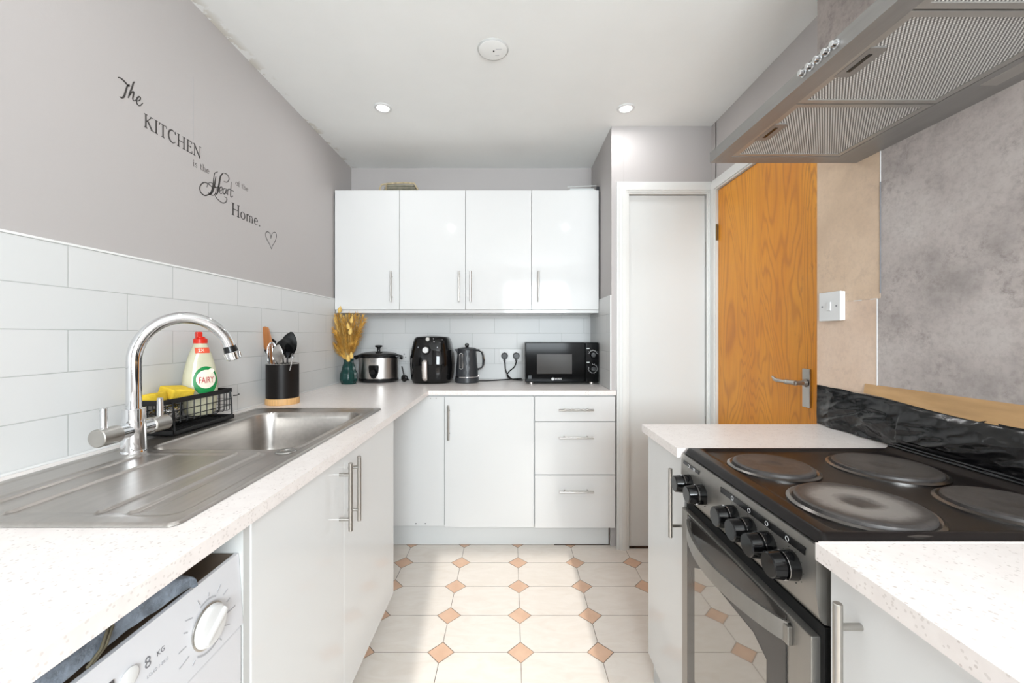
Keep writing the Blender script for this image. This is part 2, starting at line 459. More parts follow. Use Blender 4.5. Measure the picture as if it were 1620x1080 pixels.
class MB:
    def __init__(s):
        s.b = bmesh.new()

    def _add(s, tmp, mtx=None):
        if mtx is not None:
            bmesh.ops.transform(tmp, matrix=mtx, verts=tmp.verts)
        me = bpy.data.meshes.new('t')
        tmp.to_mesh(me)
        tmp.free()
        s.b.from_mesh(me)
        bpy.data.meshes.remove(me)
        return s

    def box(s, x0, x1, y0, y1, z0, z1, bev=0.0, seg=2, mtx=None):
        t = bmesh.new()
        bmesh.ops.create_cube(t, size=1)
        for v in t.verts:
            v.co = Vector((x0 + (v.co.x + .5) * (x1 - x0), y0 + (v.co.y + .5) * (y1 - y0), z0 + (v.co.z + .5) * (z1 - z0)))
        if bev:
            bmesh.ops.bevel(t, geom=list(t.edges), offset=bev, segments=seg, affect='EDGES', profile=0.5)
        return s._add(t, mtx)

    def cyl(s, p0, p1, r0, r1=None, seg=24, bev=0.0):
        p0, p1 = Vector(p0), Vector(p1)
        r1 = r0 if r1 is None else r1
        d = p1 - p0
        h = d.length
        if bev:
            prof = [(0, 0), (r0 - bev, 0), (r0, bev), (r1, h - bev), (r1 - bev, h), (0, h)]
        else:
            prof = [(0, 0), (r0, 0), (r1, h), (0, h)]
        return s.lathe(prof, Matrix.Translation(p0) @ d.to_track_quat('Z', 'Y').to_matrix().to_4x4(), seg)

    def lathe(s, prof, mtx=None, seg=32, sx=1.0, sy=1.0):
        t = bmesh.new()
        rings = []
        for r, z in prof:
            if r < 1e-6:
                rings.append([t.verts.new((0, 0, z))])
            else:
                rings.append([t.verts.new((r * sx * cos(2 * pi * i / seg), r * sy * sin(2 * pi * i / seg), z)) for i in range(seg)])
        for a, b in zip(rings, rings[1:]):
            for i in range(seg):
                j = (i + 1) % seg
                if len(a) == 1 and len(b) == 1:
                    continue
                if len(a) == 1:
                    t.faces.new((a[0], b[j], b[i]))
                elif len(b) == 1:
                    t.faces.new((a[i], a[j], b[0]))
                else:
                    t.faces.new((a[i], a[j], b[j], b[i]))
        bmesh.ops.recalc_face_normals(t, faces=t.faces)
        return s._add(t, mtx)

    def tube(s, pts, r, seg=10, closed=False, flat=None):
        """round tube through pts; r number or list; flat=(a,b) scales the section"""
        pts = [Vector(p) for p in pts]
        n = len(pts)
        rs = r if isinstance(r, (list, tuple)) else [r] * n
        t = bmesh.new()
        rings = []
        prev = None
        for i, p in enumerate(pts):
            if closed:
                d = pts[(i + 1) % n] - pts[i - 1]
            else:
                d = pts[min(i + 1, n - 1)] - pts[max(i - 1, 0)]
            d = d.normalized()
            if prev is None:
                up = Vector((0, 0, 1)) if abs(d.z) < 0.9 else Vector((1, 0, 0))
                a = d.cross(up).normalized()
            else:
                a = (prev - d * prev.dot(d)).normalized()
            prev = a
            b = d.cross(a)
            fa, fb = flat or (1, 1)
            rings.append([t.verts.new(p + (a * cos(2 * pi * k / seg) * fa + b * sin(2 * pi * k / seg) * fb) * rs[i]) for k in range(seg)])
        m = n if closed else n - 1
        for i in range(m):
            A, B = rings[i], rings[(i + 1) % n]
            for k in range(seg):
                t.faces.new((A[k], A[(k + 1) % seg], B[(k + 1) % seg], B[k]))
        if not closed:
            t.faces.new(rings[0][::-1])
            t.faces.new(rings[-1])
        bmesh.ops.recalc_face_normals(t, faces=t.faces)
        return s._add(t)

    def prism(s, poly, fn, d0, d1, bev=0.0):
        """2D polygon extruded; fn(u,v,d)->world"""
        t = bmesh.new()
        A = [t.verts.new(fn(u, v, d0)) for u, v in poly]
        B = [t.verts.new(fn(u, v, d1)) for u, v in poly]
        n = len(poly)
        t.faces.new(A)
        t.faces.new(B[::-1])
        for i in range(n):
            t.faces.new((A[i], B[i], B[(i + 1) % n], A[(i + 1) % n]))
        bmesh.ops.recalc_face_normals(t, faces=t.faces)
        if bev:
            bmesh.ops.bevel(t, geom=list(t.edges), offset=bev, segments=2, affect='EDGES', profile=0.5)
        return s._add(t)

    def grid(s, nu, nv, fn, closeu=False, thick=None):
        t = bmesh.new()
        V = [[t.verts.new(fn(i / (nu if closeu else nu - 1), j / (nv - 1))) for j in range(nv)] for i in range(nu)]
        for i in range(nu if closeu else nu - 1):
            for j in range(nv - 1):
                i2 = (i + 1) % nu
                t.faces.new((V[i][j], V[i2][j], V[i2][j + 1], V[i][j + 1]))
        if thick:
            r = bmesh.ops.extrude_face_region(t, geom=list(t.faces))
            for v in [g for g in r['geom'] if isinstance(g, bmesh.types.BMVert)]:
                v.co += Vector(thick)
            bmesh.ops.recalc_face_normals(t, faces=t.faces)
        return s._add(t)

    def ribbon(s, pts, w, fn, depth=0.0006):
        """flat 2D stroke of variable width, mapped by fn(u,v,d)"""
        n = len(pts)
        ws = w if isinstance(w, (list, tuple)) else [w] * n
        L_, R_ = [], []
        for i in range(n):
            a = pts[max(i - 1, 0)]
            b = pts[min(i + 1, n - 1)]
            dx, dy = b[0] - a[0], b[1] - a[1]
            l = math.hypot(dx, dy) or 1
            nx, ny = -dy / l, dx / l
            L_.append((pts[i][0] + nx * ws[i] / 2, pts[i][1] + ny * ws[i] / 2))
            R_.append((pts[i][0] - nx * ws[i] / 2, pts[i][1] - ny * ws[i] / 2))
        t = bmesh.new()
        A = [t.verts.new(fn(p[0], p[1], 0)) for p in L_]
        B = [t.verts.new(fn(p[0], p[1], 0)) for p in R_]
        C = [t.verts.new(fn(p[0], p[1], depth)) for p in L_]
        D = [t.verts.new(fn(p[0], p[1], depth)) for p in R_]
        for i in range(n - 1):
            t.faces.new((C[i], C[i + 1], D[i + 1], D[i]))
            t.faces.new((A[i], C[i], D[i], B[i])) if i == 0 else None
            t.faces.new((A[i], A[i + 1], C[i + 1], C[i]))
            t.faces.new((B[i], D[i], D[i + 1], B[i + 1]))
        t.faces.new((A[-1], B[-1], D[-1], C[-1]))
        bmesh.ops.recalc_face_normals(t, faces=t.faces)
        return s._add(t)

    def text(s, body, size, fn, depth=0.0005, align='CENTER'):
        cu = bpy.data.curves.new('t', 'FONT')
        cu.body = body
        cu.size = size
        cu.align_x = align
        cu.align_y = 'CENTER'
        cu.extrude = depth / 2
        cu.resolution_u = 3
        o = bpy.data.objects.new('t', cu)
        COL.objects.link(o)
        dg = bpy.context.evaluated_depsgraph_get()
        me = bpy.data.meshes.new_from_object(o.evaluated_get(dg))
        for v in me.vertices:
            v.co = Vector(fn(v.co.x, v.co.y, v.co.z + depth / 2))
        t = bmesh.new()
        t.from_mesh(me)
        bmesh.ops.triangulate(t, faces=t.faces)
        bpy.data.objects.remove(o)
        bpy.data.curves.remove(cu)
        bpy.data.meshes.remove(me)
        return s._add(t)

    def build(s, name, m, parent=None, smooth=35):
        me = bpy.data.meshes.new(name)
        if parent is not None:
            o0 = Vector(ORG[parent.name])
        else:
            xs = [v.co for v in s.b.verts]
            lo = [min(c[i] for c in xs) for i in range(3)]
            hi = [max(c[i] for c in xs) for i in range(3)]
            o0 = Vector(((lo[0] + hi[0]) / 2, (lo[1] + hi[1]) / 2, lo[2]))
        bmesh.ops.translate(s.b, vec=-o0, verts=s.b.verts)
        s.b.to_mesh(me)
        s.b.free()
        me.materials.append(m)
        if smooth:
            for p in me.polygons:
                p.use_smooth = True
            me.set_sharp_from_angle(angle=radians(smooth))
        o = bpy.data.objects.new(name, me)
        COL.objects.link(o)
        if smooth and smooth < 60:
            wn = o.modifiers.new('normals', 'WEIGHTED_NORMAL')
            wn.keep_sharp = True
            wn.weight = 50
        if parent is not None:
            o.parent = parent
        else:
            o.location = o0
        ORG[o.name] = tuple(o0)
        return o

def thing(name, label, cat, loc, group=None):
    o = bpy.data.objects.new(name, None)
    o.empty_display_size = 0.05
    COL.objects.link(o)
    o.location = loc
    ORG[o.name] = tuple(loc)
    return tag(o, label, cat, group)

def tag(o, label, cat, group=None):
    o['label'] = label
    o['category'] = cat
    if group:
        o['group'] = group
    return o

def struct(o, label=None):
    o['kind'] = 'structure'
    if label:
        o['label'] = label
    return o

def P(px, py, D):
    return Vector(((px - 809) / F * D, D, CZ - (py - 530) / F * D))

# ------------------------------------------------------------------ setting
WL, WR, WP = -1.15, 1.15, 1.095
YBK, YA = 2.89, 2.309
XA = 0.575
T = 0.10
struct(MB().box(-1.3, 1.4, YB - .1, 3.1, -0.08, 0).build('floor', M['floor'], smooth=0), 'cream octagonal floor tiles with small tan diamond insets')
struct(MB().box(-1.3, 1.4, YB - .1, 3.1, CEIL, CEIL + .08).build('ceiling', M['ceiling'], smooth=0), 'white painted ceiling with flaking left edge')

wl = struct(MB().box(WL - T, WL, YB, YBK + T, 0, CEIL).build('wall_left', M['wall'], smooth=0), 'plain grey left wall above white brick tiles')
struct(MB().box(WL, WL + .008, YB, YBK, 0.80, 1.4575).build('tile_splashback', M['tile_l'], wl, 0), 'white brick-bond tiles')
struct(MB().box(WL, WL + .0105, YB, YBK, 1.4575, 1.4635, 0.001).build('tile_trim', M['tile_edge'], wl, 0))
MB().box(WL, WL + .0006, 1.452, 1.4532, 1.93, 2.16).build('paper_seam', M['print_light'], wl, 0)

wb = struct(MB().box(WL, XA + T, YBK, YBK + T, 0, CEIL).build('wall_back', M['wall'], smooth=0), 'grey back wall of the alcove with white tiles')
struct(MB().box(WL + .008, XA, YBK - .008, YBK, 0.80, 1.40).build('tile_splashback', M['tile_b'], wb, 0), 'white brick-bond tiles')
wa = struct(MB().box(XA, XA + .07, YA, YBK, .9105, CEIL).box(XA, XA + .07, 2.335, YBK, 0, .9105).build('wall_alcove', M['wall'], smooth=0), 'short grey side wall of the alcove')
struct(MB().box(XA - .008, XA, 2.335, YBK, 0.80, .9105).box(XA - .008, XA, YA, YBK, 0.9105, 1.4575).build('tile_splashback', M['tile_r'], wa, 0), 'white brick-bond tiles')

# wall facing the camera with the white door
DX0, DX1, DZ = 0.673, 1.118, 2.033
wf = MB()
wf.box(XA + .0705, DX0 - .012, YA, YA + .1, 0, CEIL)
wf.box(DX1 + .012, WR, YA, YA + .1, 0, CEIL)
wf.box(DX0 - .012, DX1 + .012, YA, YA + .1, DZ + .012, CEIL)
struct(wf.build('wall_front', M['wall'], smooth=0), 'grey wall above the white cupboard door')

# right wall: far part carries the wooden door, near part stands 55 mm proud and is papered
H0, H1 = 1.505, 2.245   # wooden door along y
DZ2 = 2.038
wr = MB()
wr.box(WR, WR + T, H1 + .012, YA + .1, 0, CEIL)
wr.box(WR, WR + T, 1.42, H0 - .005, 0, CEIL)
wr.box(WR, WR + T, H0 - .01, H1 + .02, DZ2 + .01, CEIL)
struct(wr.build('wall_right', M['wall'], smooth=0), 'grey wall over the wooden door')
wp = struct(MB().box(WP, WR + T, YB, 1.439, 0, CEIL).build('wall_right_papered', M['concrete'], smooth=0), 'wall behind the cooker in concrete-look paper')
bp_ = MB().box(WP - .0012, WP, 1.1925, 1.4385, 1.336, 2.05)
struct(bp_.build('paper_panel', M['beige'], wp, 0), 'beige paper strip beside the wooden door')
bp_ = MB().box(WP - .0012, WP, 1.203, 1.4385, 0.915, 1.3355)
struct(bp_.build('paper_panel', M['beige_dark'], wp, 0), 'beige paper strip under the light switch')
e = MB().box(WP - .0018, WP, 1.2020, 1.2035, 1.06, 1.336)
e.box(WP - .0018, WP, 1.2035, 1.225, 1.334, 1.3362)
e.box(WP - .0018, WP, 1.255, 1.285, 1.334, 1.3362)
e.box(WP - .0018, WP, 1.1912, 1.1926, 1.68, 2.05)
e.build('paper_edge', M['white_plastic'], wp, 0)
e = MB().box(WP - .0028, WP, 1.1908, 1.1925, 1.35, 1.68)
e.build('lifted_paper_shade', M['print_grey'], wp, 0)  # lifted seam coloured dark grey to paint its shadow gap

# rear wall with the window that lights the room
rw = MB()
WX0, WX1, WZ0, WZ1 = -0.135, 1.05, 0.98, 2.215
rw.box(WL, WX0, YB - T, YB, 0, CEIL)
rw.box(WX1, WR, YB - T, YB, 0, CEIL)
rw.box(WX0, WX1, YB - T, YB, 0, WZ0)
rw.box(WX0, WX1, YB - T, YB, WZ1, CEIL)
struct(rw.build('wall_rear', M['wall'], smooth=0), 'rear wall with the window, behind the viewer')
wf_ = MB()
for a in ((WX0, WX0 + .05, WZ0, WZ1), (WX1 - .05, WX1, WZ0, WZ1), (WX0, WX1, WZ0, WZ0 + .05), (WX0, WX1, WZ1 - .05, WZ1)):
    wf_.box(a[0], a[1], YB - .09, YB - .03, a[2], a[3], .004)
w1 = struct(wf_.build('window_1', M['white_paint']), 'white framed window behind the viewer')

# white door in its architrave
def architrave(mb, fn, u0, u1, vt, w):
    """stepped moulding round an opening: fn(u,v,d) d = outwards"""
    for k, (a, b, d) in enumerate(((0, w, .012), (.006, w * .62, .017), (.012, w * .35, .021))):
        mb.prism([(u0 - b, 0), (u0 - a, 0), (u0 - a, vt + a), (u1 + a, vt + a), (u1 + a, 0), (u1 + b, 0), (u1 + b, vt + b), (u0 - b, vt + b)], fn, 0, d)

ar = MB()
fy = lambda u, v, d: Vector((u, YA - d, v))
for (a, b, d) in ((0, .070, .010), (.010, .058, .016), (.020, .040, .021)):
    ar.prism([(DX0 - b, 0), (DX0 - a, 0), (DX0 - a, DZ + a), (DX1 + min(a, .02), DZ + a), (DX1 + min(a, .02), 0), (DX1 + min(b, .028), 0), (DX1 + min(b, .028), DZ + b), (DX0 - b, DZ + b)], fy, 0, d)
ar.box(DX0 - .012, DX0, YA - .002, YA + .09, 0, DZ)
ar.box(DX1, DX1 + .012, YA - .002, YA + .09, 0, DZ)
ar.box(DX0 - .012, DX1 + .012, YA - .002, YA + .09, DZ, DZ + .012)
struct(ar.build('trim_1', M['white_paint'], smooth=0), 'white moulded architrave round the white door')
d1 = struct(MB().box(DX0 + .003, DX1 - .004, YA + .006, YA + .046, 0.012, DZ - .004, .0015).build('door_1', M['door_white']), 'plain white flush cupboard door')
MB().box(DX1 - .0045, DX1 - .0015, YA + .003, YA + .006, 1.62, 1.76).build('hinge', M['nickel'], d1)
MB().box(DX1 - .0045, DX1 - .0015, YA + .003, YA + .006, 0.62, 0.76).build('hinge', M['nickel'], d1)
struct(MB().box(DX0 - .05, DX1, YA + .002, YA + .05, 0, .011).build('trim_2_shade', M['rot_and_shade'], smooth=0), 'dark strip painted as the shade in the gap under the white door')  # solid strip, its dark colour stands for the shade under the door

# wooden door in the right wall
ar = MB()
fx = lambda u, v, d: Vector((WR - d, u, v))
for (a, b, d) in ((0, .062, .010), (.008, .045, .016)):
    ar.prism([(H0, DZ2 + a), (H1 + min(a, .008), DZ2 + a), (H1 + min(a, .008), 0), (H1 + min(b, .05), 0), (H1 + min(b, .05), DZ2 + b), (H0, DZ2 + b)], fx, 0, d)
ar.box(WR, WR + .09, H1, H1 + .012, 0, DZ2)
ar.box(WR, WR + .09, H0, H1 + .012, DZ2, DZ2 + .012)
struct(ar.build('trim_3', M['white_paint'], smooth=0), 'white architrave over the wooden door')
d2 = struct(MB().box(WR + .004, WR + .044, H0, H1 - .003, 0.008, DZ2 - .004, .001).build('door_2', M['wood_door']), 'orange wood-veneer door')
hd = MB()
hy, hz = 1.565, 1.020
hd.box(WR - .004, WR + .004, hy - .020, hy + .020, hz - .075, hz + .075, .002)
dh = hd.build('handle_plate', M['nickel'], d2)
hb = MB()
hb.cyl((WR, hy, hz + .02), (WR - .045, hy, hz + .02), .010, .008, 20)
hb.cyl((WR - .006, hy, hz + .02), (WR - .014, hy, hz + .02), .016, .012, 20)
hb.tube([(WR - .045, hy - .004, hz + .02), (WR - .046, hy + .03, hz + .02), (WR - .046, hy + .07, hz + .019), (WR - .046, hy + .10, hz + .018), (WR - .048, hy + .117, hz + .022), (WR - .052, hy + .128, hz + .034)],
        [.010, .0095, .007, .0085, .008, .004], 14)
hb.cyl((WR - .046, hy + .046, hz + .019), (WR - .046, hy + .052, hz + .019), .0105, seg=16)
hb.build('lever_handle', M['nickel'], dh)
for z in (1.80, 0.25):
    MB().cyl((WR - .003, H1 - .001, z - .045), (WR - .003, H1 - .001, z + .045), .006, seg=10).build('hinge', M['brass'], d2)
struct(MB().box(XA + .02, XA + .028, YA - .004, YA + .02, 0, .0).build('trim_4', M['rot_and_shade'], smooth=0)) if False else None

# ------------------------------------------------------------------ downlights and ceiling plate
for i, (x, y) in enumerate(DOWN[:4]):
    lab = ['small round recessed spotlight glowing above the left wall cupboards', 'small round recessed spotlight glowing above the right wall cupboards',
           'recessed spotlight over the sink side, nearer the viewer', 'recessed spotlight over the cooker side, nearer the viewer'][i]
    t = thing('ceiling_spotlight', lab, 'light', (x, y, CEIL), 'recessed ceiling spotlights')
    MB().lathe([(.030, -.001), (.033, -.006), (.042, -.006), (.046, -.003), (.046, 0), (.030, 0)], Matrix.Translation((x, y, CEIL)), 40).build('bezel', M['white_plastic'], t)
    MB().lathe([(0, -.0025), (.031, -.0025), (.031, 0), (0, 0)], Matrix.Translation((x, y, CEIL)), 32).build('lamp_face', M['lamp'], t)

px_, py_ = -.077, 1.688
t = thing('ceiling_plate', 'round white blanking plate with a small central hole on the ceiling', 'ceiling plate', (px_, py_, CEIL))
MB().lathe([(0, -.0078), (.056, -.0075), (.062, -.004), (.064, 0), (0, 0)], Matrix.Translation((px_, py_, CEIL)), 48).build('cover', M['ceiling'], t)
MB().lathe([(.0605, -.0058), (.0635, -.003), (.0655, -.0012), (.0655, 0), (.0605, 0)], Matrix.Translation((px_, py_, CEIL)), 48).build('rim', M['side_grey'], t)
q = MB()
q.cyl((px_ + .003, py_, CEIL - .0095), (px_ + .003, py_, CEIL - .007), .0035, seg=12)
q.build('screw_hole', M['black'], t)
q = MB()
q.box(px_ + .012, px_ + .036, py_ - .012, py_ - .0105, CEIL - .0088, CEIL - .0078)
q.build('scratch', M['print_light'], t)
MB().box(px_ + .008, px_ + .024, py_ + .026, py_ + .0272, CEIL - .0088, CEIL - .0078).build('scratch', M['print_light'], t)

# ------------------------------------------------------------------ kitchen units
def bar_handle(parent, axis, c, ln, out, name='handle'):
    """axis 'z','x' or 'y'; c = point on the door face; out = outward unit vector"""
    a = {'x': Vector((1, 0, 0)), 'y': Vector((0, 1, 0)), 'z': Vector((0, 0, 1))}[axis]
    c = Vector(c)
    out = Vector(out)
    b = MB()
    o = c + out * .032
    b.cyl(o - a * ln / 2, o + a * ln / 2, .006, seg=18, bev=.001)
    for s in (-1, 1):
        b.cyl(c + a * s * (ln / 2 - .033), o + a * s * (ln / 2 - .033), .0048, seg=14)
    return b.build(name, M['nickel'], parent)

# upper cupboards ---------------------------------------------------
UF = 2.596
UB = [-1.141, -.7225, -.296, .1306, .566]
UZ0, UZ1 = 1.391, 2.161
def upper(i0, i1, label):
    t = thing('wall_cupboard', label, 'cupboard', ((UB[i0] + UB[i1]) / 2, 2.75, UZ0 - .018), 'gloss white wall cupboards')
    c = MB().box(UB[i0] + .001, UB[i1] - .001, UF + .021, YBK - .009, UZ0 - .0, UZ1 - .003, .001)
    c.build('cabinet_body', M['carcass'], t)
    for k in range(i0, i1):
        d = MB().box(UB[k] + .0016, UB[k + 1] - .0016, UF, UF + .018, UZ0, UZ1, .0012).build('door', M['gloss'], t)
        hx = {0: P(620.5, 0, UF).x, 1: P(727, 0, UF).x, 2: P(745.3, 0, UF).x, 3: P(851.5, 0, UF).x}[k]
        bar_handle(d, 'z', (hx, UF, 1.538), .197, (0, -1, 0))
    return t
upper(0, 1, 'gloss white single wall cupboard in the left corner above the slow cooker')
upper(1, 3, 'gloss white double wall cupboard above the kettle, handles meeting in the middle')
upper(3, 4, 'gloss white single wall cupboard on the right above the microwave')
tag(MB().box(-1.135, .566, UF + .012, YBK - .009, UZ0 - .021, UZ0 - .001, .001).build('pelmet_board', M['gloss']),
    'long white board running under the wall cupboards', 'pelmet')

# back run ----------------------------------------------------------
BF = 2.300
ZT = 0.884
t = thing('base_cupboard', 'white corner base cupboard with one door and a blank panel beside it', 'cupboard', (-.5, 2.6, 0), 'gloss white base units')
MB().box(-1.10, .126, BF + .021, YBK - .03, .14, ZT - .002, .001).build('cabinet_body', M['carcass'], t)
bl = MB().box(-1.10, -.3845, BF + .004, BF + .020, .134, .873, .001).build('blank_panel', M['gloss'], t)
for px, py in ((658, 828), (673, 828)):
    c = P(px, py, BF + .004)
    MB().cyl((c.x, BF + .0035, c.z), (c.x, BF + .006, c.z), .0042, seg=10).build('screw_hole', M['print_grey'], bl)
for px, py in ((681, 630), (690, 630)):
    c = P(px, py, BF + .004)
    MB().cyl((c.x, BF + .0025, c.z), (c.x, BF + .006, c.z), .003, seg=10).build('screw_head', M['nickel'], bl)
d = MB().box(-.381, .1275, BF, BF + .018, .128, .874, .0012).build('door', M['gloss'], t)
bar_handle(d, 'z', (P(710.7, 0, BF).x, BF, .7305), .197, (0, -1, 0))
t = thing('drawer_unit', 'white three drawer base unit beneath the microwave', 'drawers', (.366, 2.6, 0), 'gloss white base units')
MB().box(.128, .590, BF + .021, 2.334, .13, ZT - .002).box(.128, .560, 2.334, YBK - .03, .13, ZT - .002).build('cabinet_body', M['carcass'], t)
for (a, b, hz_) in ((.733, .875, .803), (.429, .729, .646), (.124, .425, .340)):
    d = MB().box(.1345, .594, BF, BF + .018, a, b, .0012).build('drawer', M['gloss'], t)
    bar_handle(d, 'x', (.368, BF, hz_), .197, (0, -1, 0))
pl = MB().box(-1.02, .568, 2.350, 2.366, .002, .126, .001).build('plinth_board', M['carcass'])
tag(pl, 'white plinth board at floor level below the back units', 'plinth')
struct(MB().box(.569, .60, 2.352, 2.40, .0, .125).build('trim_5', M['rot_and_shade'], smooth=0), 'rotten dark timber at the foot of the door frame')
struct(MB().box(.25, .575, 2.3485, 2.352, .0, .004).build('trim_6_shade', M['rot_and_shade'], smooth=0), 'dark strip painted as shade along the plinth foot')  # thin dark box painting the shaded crack at the plinth

# left run ----------------------------------------------------------
LF = -.485
t = thing('sink_cupboard', 'gloss white double door cupboard under the steel sink', 'cupboard', (-.8, 1.2, 0), 'gloss white base units')
c = MB()
c.box(-1.10, LF - .003, .731, .7495, .15, ZT - .002, .0008)
c.box(-1.10, LF - .021, 1.637, 1.655, .165, ZT - .002, .0008)
c.box(-1.10, LF - .021, .7495, 1.637, .15, .168)
c.box(-1.10, -1.085, .7495, 1.637, .15, .70)
c.build('cabinet_body', M['side_grey'], t)
MB().box(-.66, -.645, .74, 1.60, .0, .150).build('plinth', M['carcass'], t)
for (y0, y1, hy_) in ((.7505, 1.1643, 1.133), (1.1657, 1.655, 1.197)):
    d = MB().box(LF - .018, LF, y0, y1, .165, .879, .0012).build('door', M['gloss'], t)
    bar_handle(d, 'z', (LF, hy_, .770), .192, (1, 0, 0))

# right run ---------------------------------------------------------
RF = .4855
t = thing('base_cupboard', 'narrow gloss white base cupboard between the cooker and the wooden door', 'cupboard', (.78, 1.27, 0), 'gloss white base units')
MB().box(RF + .019, 1.07, 1.128, 1.427, .0, ZT - .002, .0008).build('cabinet_body', M['carcass'], t)
d = MB().box(RF, RF + .018, 1.129, 1.4265, .10, .880, .0012).build('door', M['gloss'], t)
bar_handle(d, 'z', (RF, 1.147, .748), .197, (-1, 0, 0))
t = thing('base_cupboard', 'gloss white base cupboard on the near side of the cooker', 'cupboard', (.78, .2, 0), 'gloss white base units')
MB().box(RF + .019, 1.07, -.30, .611, .0, ZT - .002, .0008).build('cabinet_body', M['carcass'], t)
d = MB().box(RF, RF + .018, .16, .6115, .10, .880, .0012).build('door', M['gloss'], t)
bar_handle(d, 'z', (RF, .5585, .7555), .197, (-1, 0, 0))
d = MB().box(RF, RF + .018, -.30, .157, .10, .880, .0012).build('door', M['gloss'], t)

# worktops ----------------------------------------------------------
EX, EY = -.4716, 2.288
wt = MB()
fz = lambda u, v, d: Vector((u, v, d))
Z1 = .910
SX0, SX1, SY0, SY1 = -1.085, -.5515, .659, 1.718   # sink outline
BX0, BX1, BY0, BY1 = -1.00, -.595, 1.09, 1.615     # bowl
def slab(mb, poly):
    mb.prism(poly, fz, ZT, Z1)
xl = WL + .0085
yb_ = YBK - .0085
# L shape cut round the bowl
slab(wt, [(xl, -.35), (EX, -.35), (EX, BY0 - .012), (xl, BY0 - .012)])
slab(wt, [(xl, BY0 - .012), (BX0 - .012, BY0 - .012), (BX0 - .012, BY1 + .012), (xl, BY1 + .012)])
slab(wt, [(BX1 + .012, BY0 - .012), (EX, BY0 - .012), (EX, BY1 + .012), (BX1 + .012, BY1 + .012)])
slab(wt, [(xl, BY1 + .012), (EX, BY1 + .012), (EX, EY), (xl, EY)])
slab(wt, [(xl, EY), (.597, EY), (.597, 2.334), (XA - .0085, 2.334), (XA - .0085, yb_), (xl, yb_)])
tag(wt.build('worktop', M['quartz'], smooth=0), 'L-shaped white speckled worktop holding the sink and the small appliances', 'worktop', 'speckled worktops')
q = MB()
slab(q, [(.4634, 1.124), (WP - .001, 1.124), (WP - .001, 1.430), (.4634, 1.427)])
tag(q.build('worktop', M['quartz'], smooth=0), 'short white speckled worktop between the cooker and the wooden door', 'worktop', 'speckled worktops')
q = MB()
slab(q, [(.4634, -.35), (WP - .001, -.35), (WP - .001, .613), (.4634, .613)])
q.box(.470, WP - .01, .611, .6165, .888, .9105, .001)
tag(q.build('worktop', M['quartz'], smooth=0), 'white speckled worktop on the near side of the cooker', 'worktop', 'speckled worktops')
q = MB().tube([(xl + .004, -.3, .912), (xl + .004, 2.88, .912)], .0045, 8)
struct(q.build('trim_7', M['white_plastic']), 'white sealant bead behind the sink worktop')

# sink ---------------------------------------------------------------
def sstep(a, b, x):
    x = max(0, min(1, (x - a) / (b - a)))
    return x * x * (3 - 2 * x)
def rrect(x, y, x0, x1, y0, y1, r):
    cx, cy = (x0 + x1) / 2, (y0 + y1) / 2
    qx, qy = abs(x - cx) - (x1 - x0) / 2 + r, abs(y - cy) - (y1 - y0) / 2 + r
    return math.hypot(max(qx, 0), max(qy, 0)) + min(max(qx, qy), 0) - r
RIBS = [(-.962, .705, 1.04), (-.885, .705, 1.045), (-.725, .705, 1.06), (-.667, .705, 1.06)]
def sink_h(x, y):
    h = .9165
    e = rrect(x, y, SX0, SX1, SY0, SY1, .018)
    h -= .0055 * sstep(-.004, -.0002, e)                 # outer edge rolls down
    pan = rrect(x, y, SX0 + .022, SX1 - .022, SY0 + .03, SY1 - .022, .03)
    h -= .0018 * (1 - sstep(-.008, .002, pan))         # pressed deck
    dr = rrect(x, y, -.992, -.635, .70, 1.06, .03)
    h -= .0022 * (1 - sstep(-.010, .0, dr))            # drainer pressing
    for (rx, a, b) in RIBS:
        dd = math.hypot(x - rx, max(a - y, 0, y - b))
        h += .0046 * (1 - sstep(.0010, .0060, dd))
    b = rrect(x, y, BX0, BX1, BY0, BY1, .065)
    h += .0016 * (1 - sstep(.002, .012, abs(b - .006)))
    if b < .002:
        k = 1 - sstep(-.020, .002, b)
        h -= .158 * k
        cx, cy = (BX0 + BX1) / 2, (BY0 + BY1) / 2
        h -= .006 * (1 - sstep(0, .16, math.hypot(x - cx, y - cy))) * k
    return h
NX, NY = 330, 260
t = thing('sink', 'stainless steel inset sink with one bowl and a ribbed drainer', 'sink', ((SX0 + SX1) / 2, (SY0 + SY1) / 2, .91))
s_ = MB()
def sfn(u, v):
    x = SX0 + u * (SX1 - SX0)
    y = SY0 + v * (SY1 - SY0)
    # round the outer corners by pulling vertices in
    e = rrect(x, y, SX0, SX1, SY0, SY1, .018)
    if e > -.0005:
        cx = min(max(x, SX0 + .018), SX1 - .018)
        cy = min(max(y, SY0 + .018), SY1 - .018)
        d = math.hypot(x - cx, y - cy)
        if d > .0176:
            x, y = cx + (x - cx) * .0176 / d, cy + (y - cy) * .0176 / d
    return Vector((x, y, sink_h(x, y)))
s_.grid(NX, NY, sfn)
s_.build('basin_and_drainer', M['sink'], t, smooth=60)
q = MB().lathe([(0, -.004), (.012, -.004), (.014, .0), (.020, .0015), (.024, .001), (.026, -.002), (0, -.002)], Matrix.Translation((-.602, 1.073, .9175)), 32)
q.build('overflow_knob', M['steel'], t)
q = MB().lathe([(0, .002), (.012, .002), (.03, .004), (.04, .006), (.043, .003), (.043, 0), (0, 0)], Matrix.Translation(((BX0 + BX1) / 2, (BY0 + BY1) / 2, .7525)), 32)
q.build('drain', M['chrome'], t)

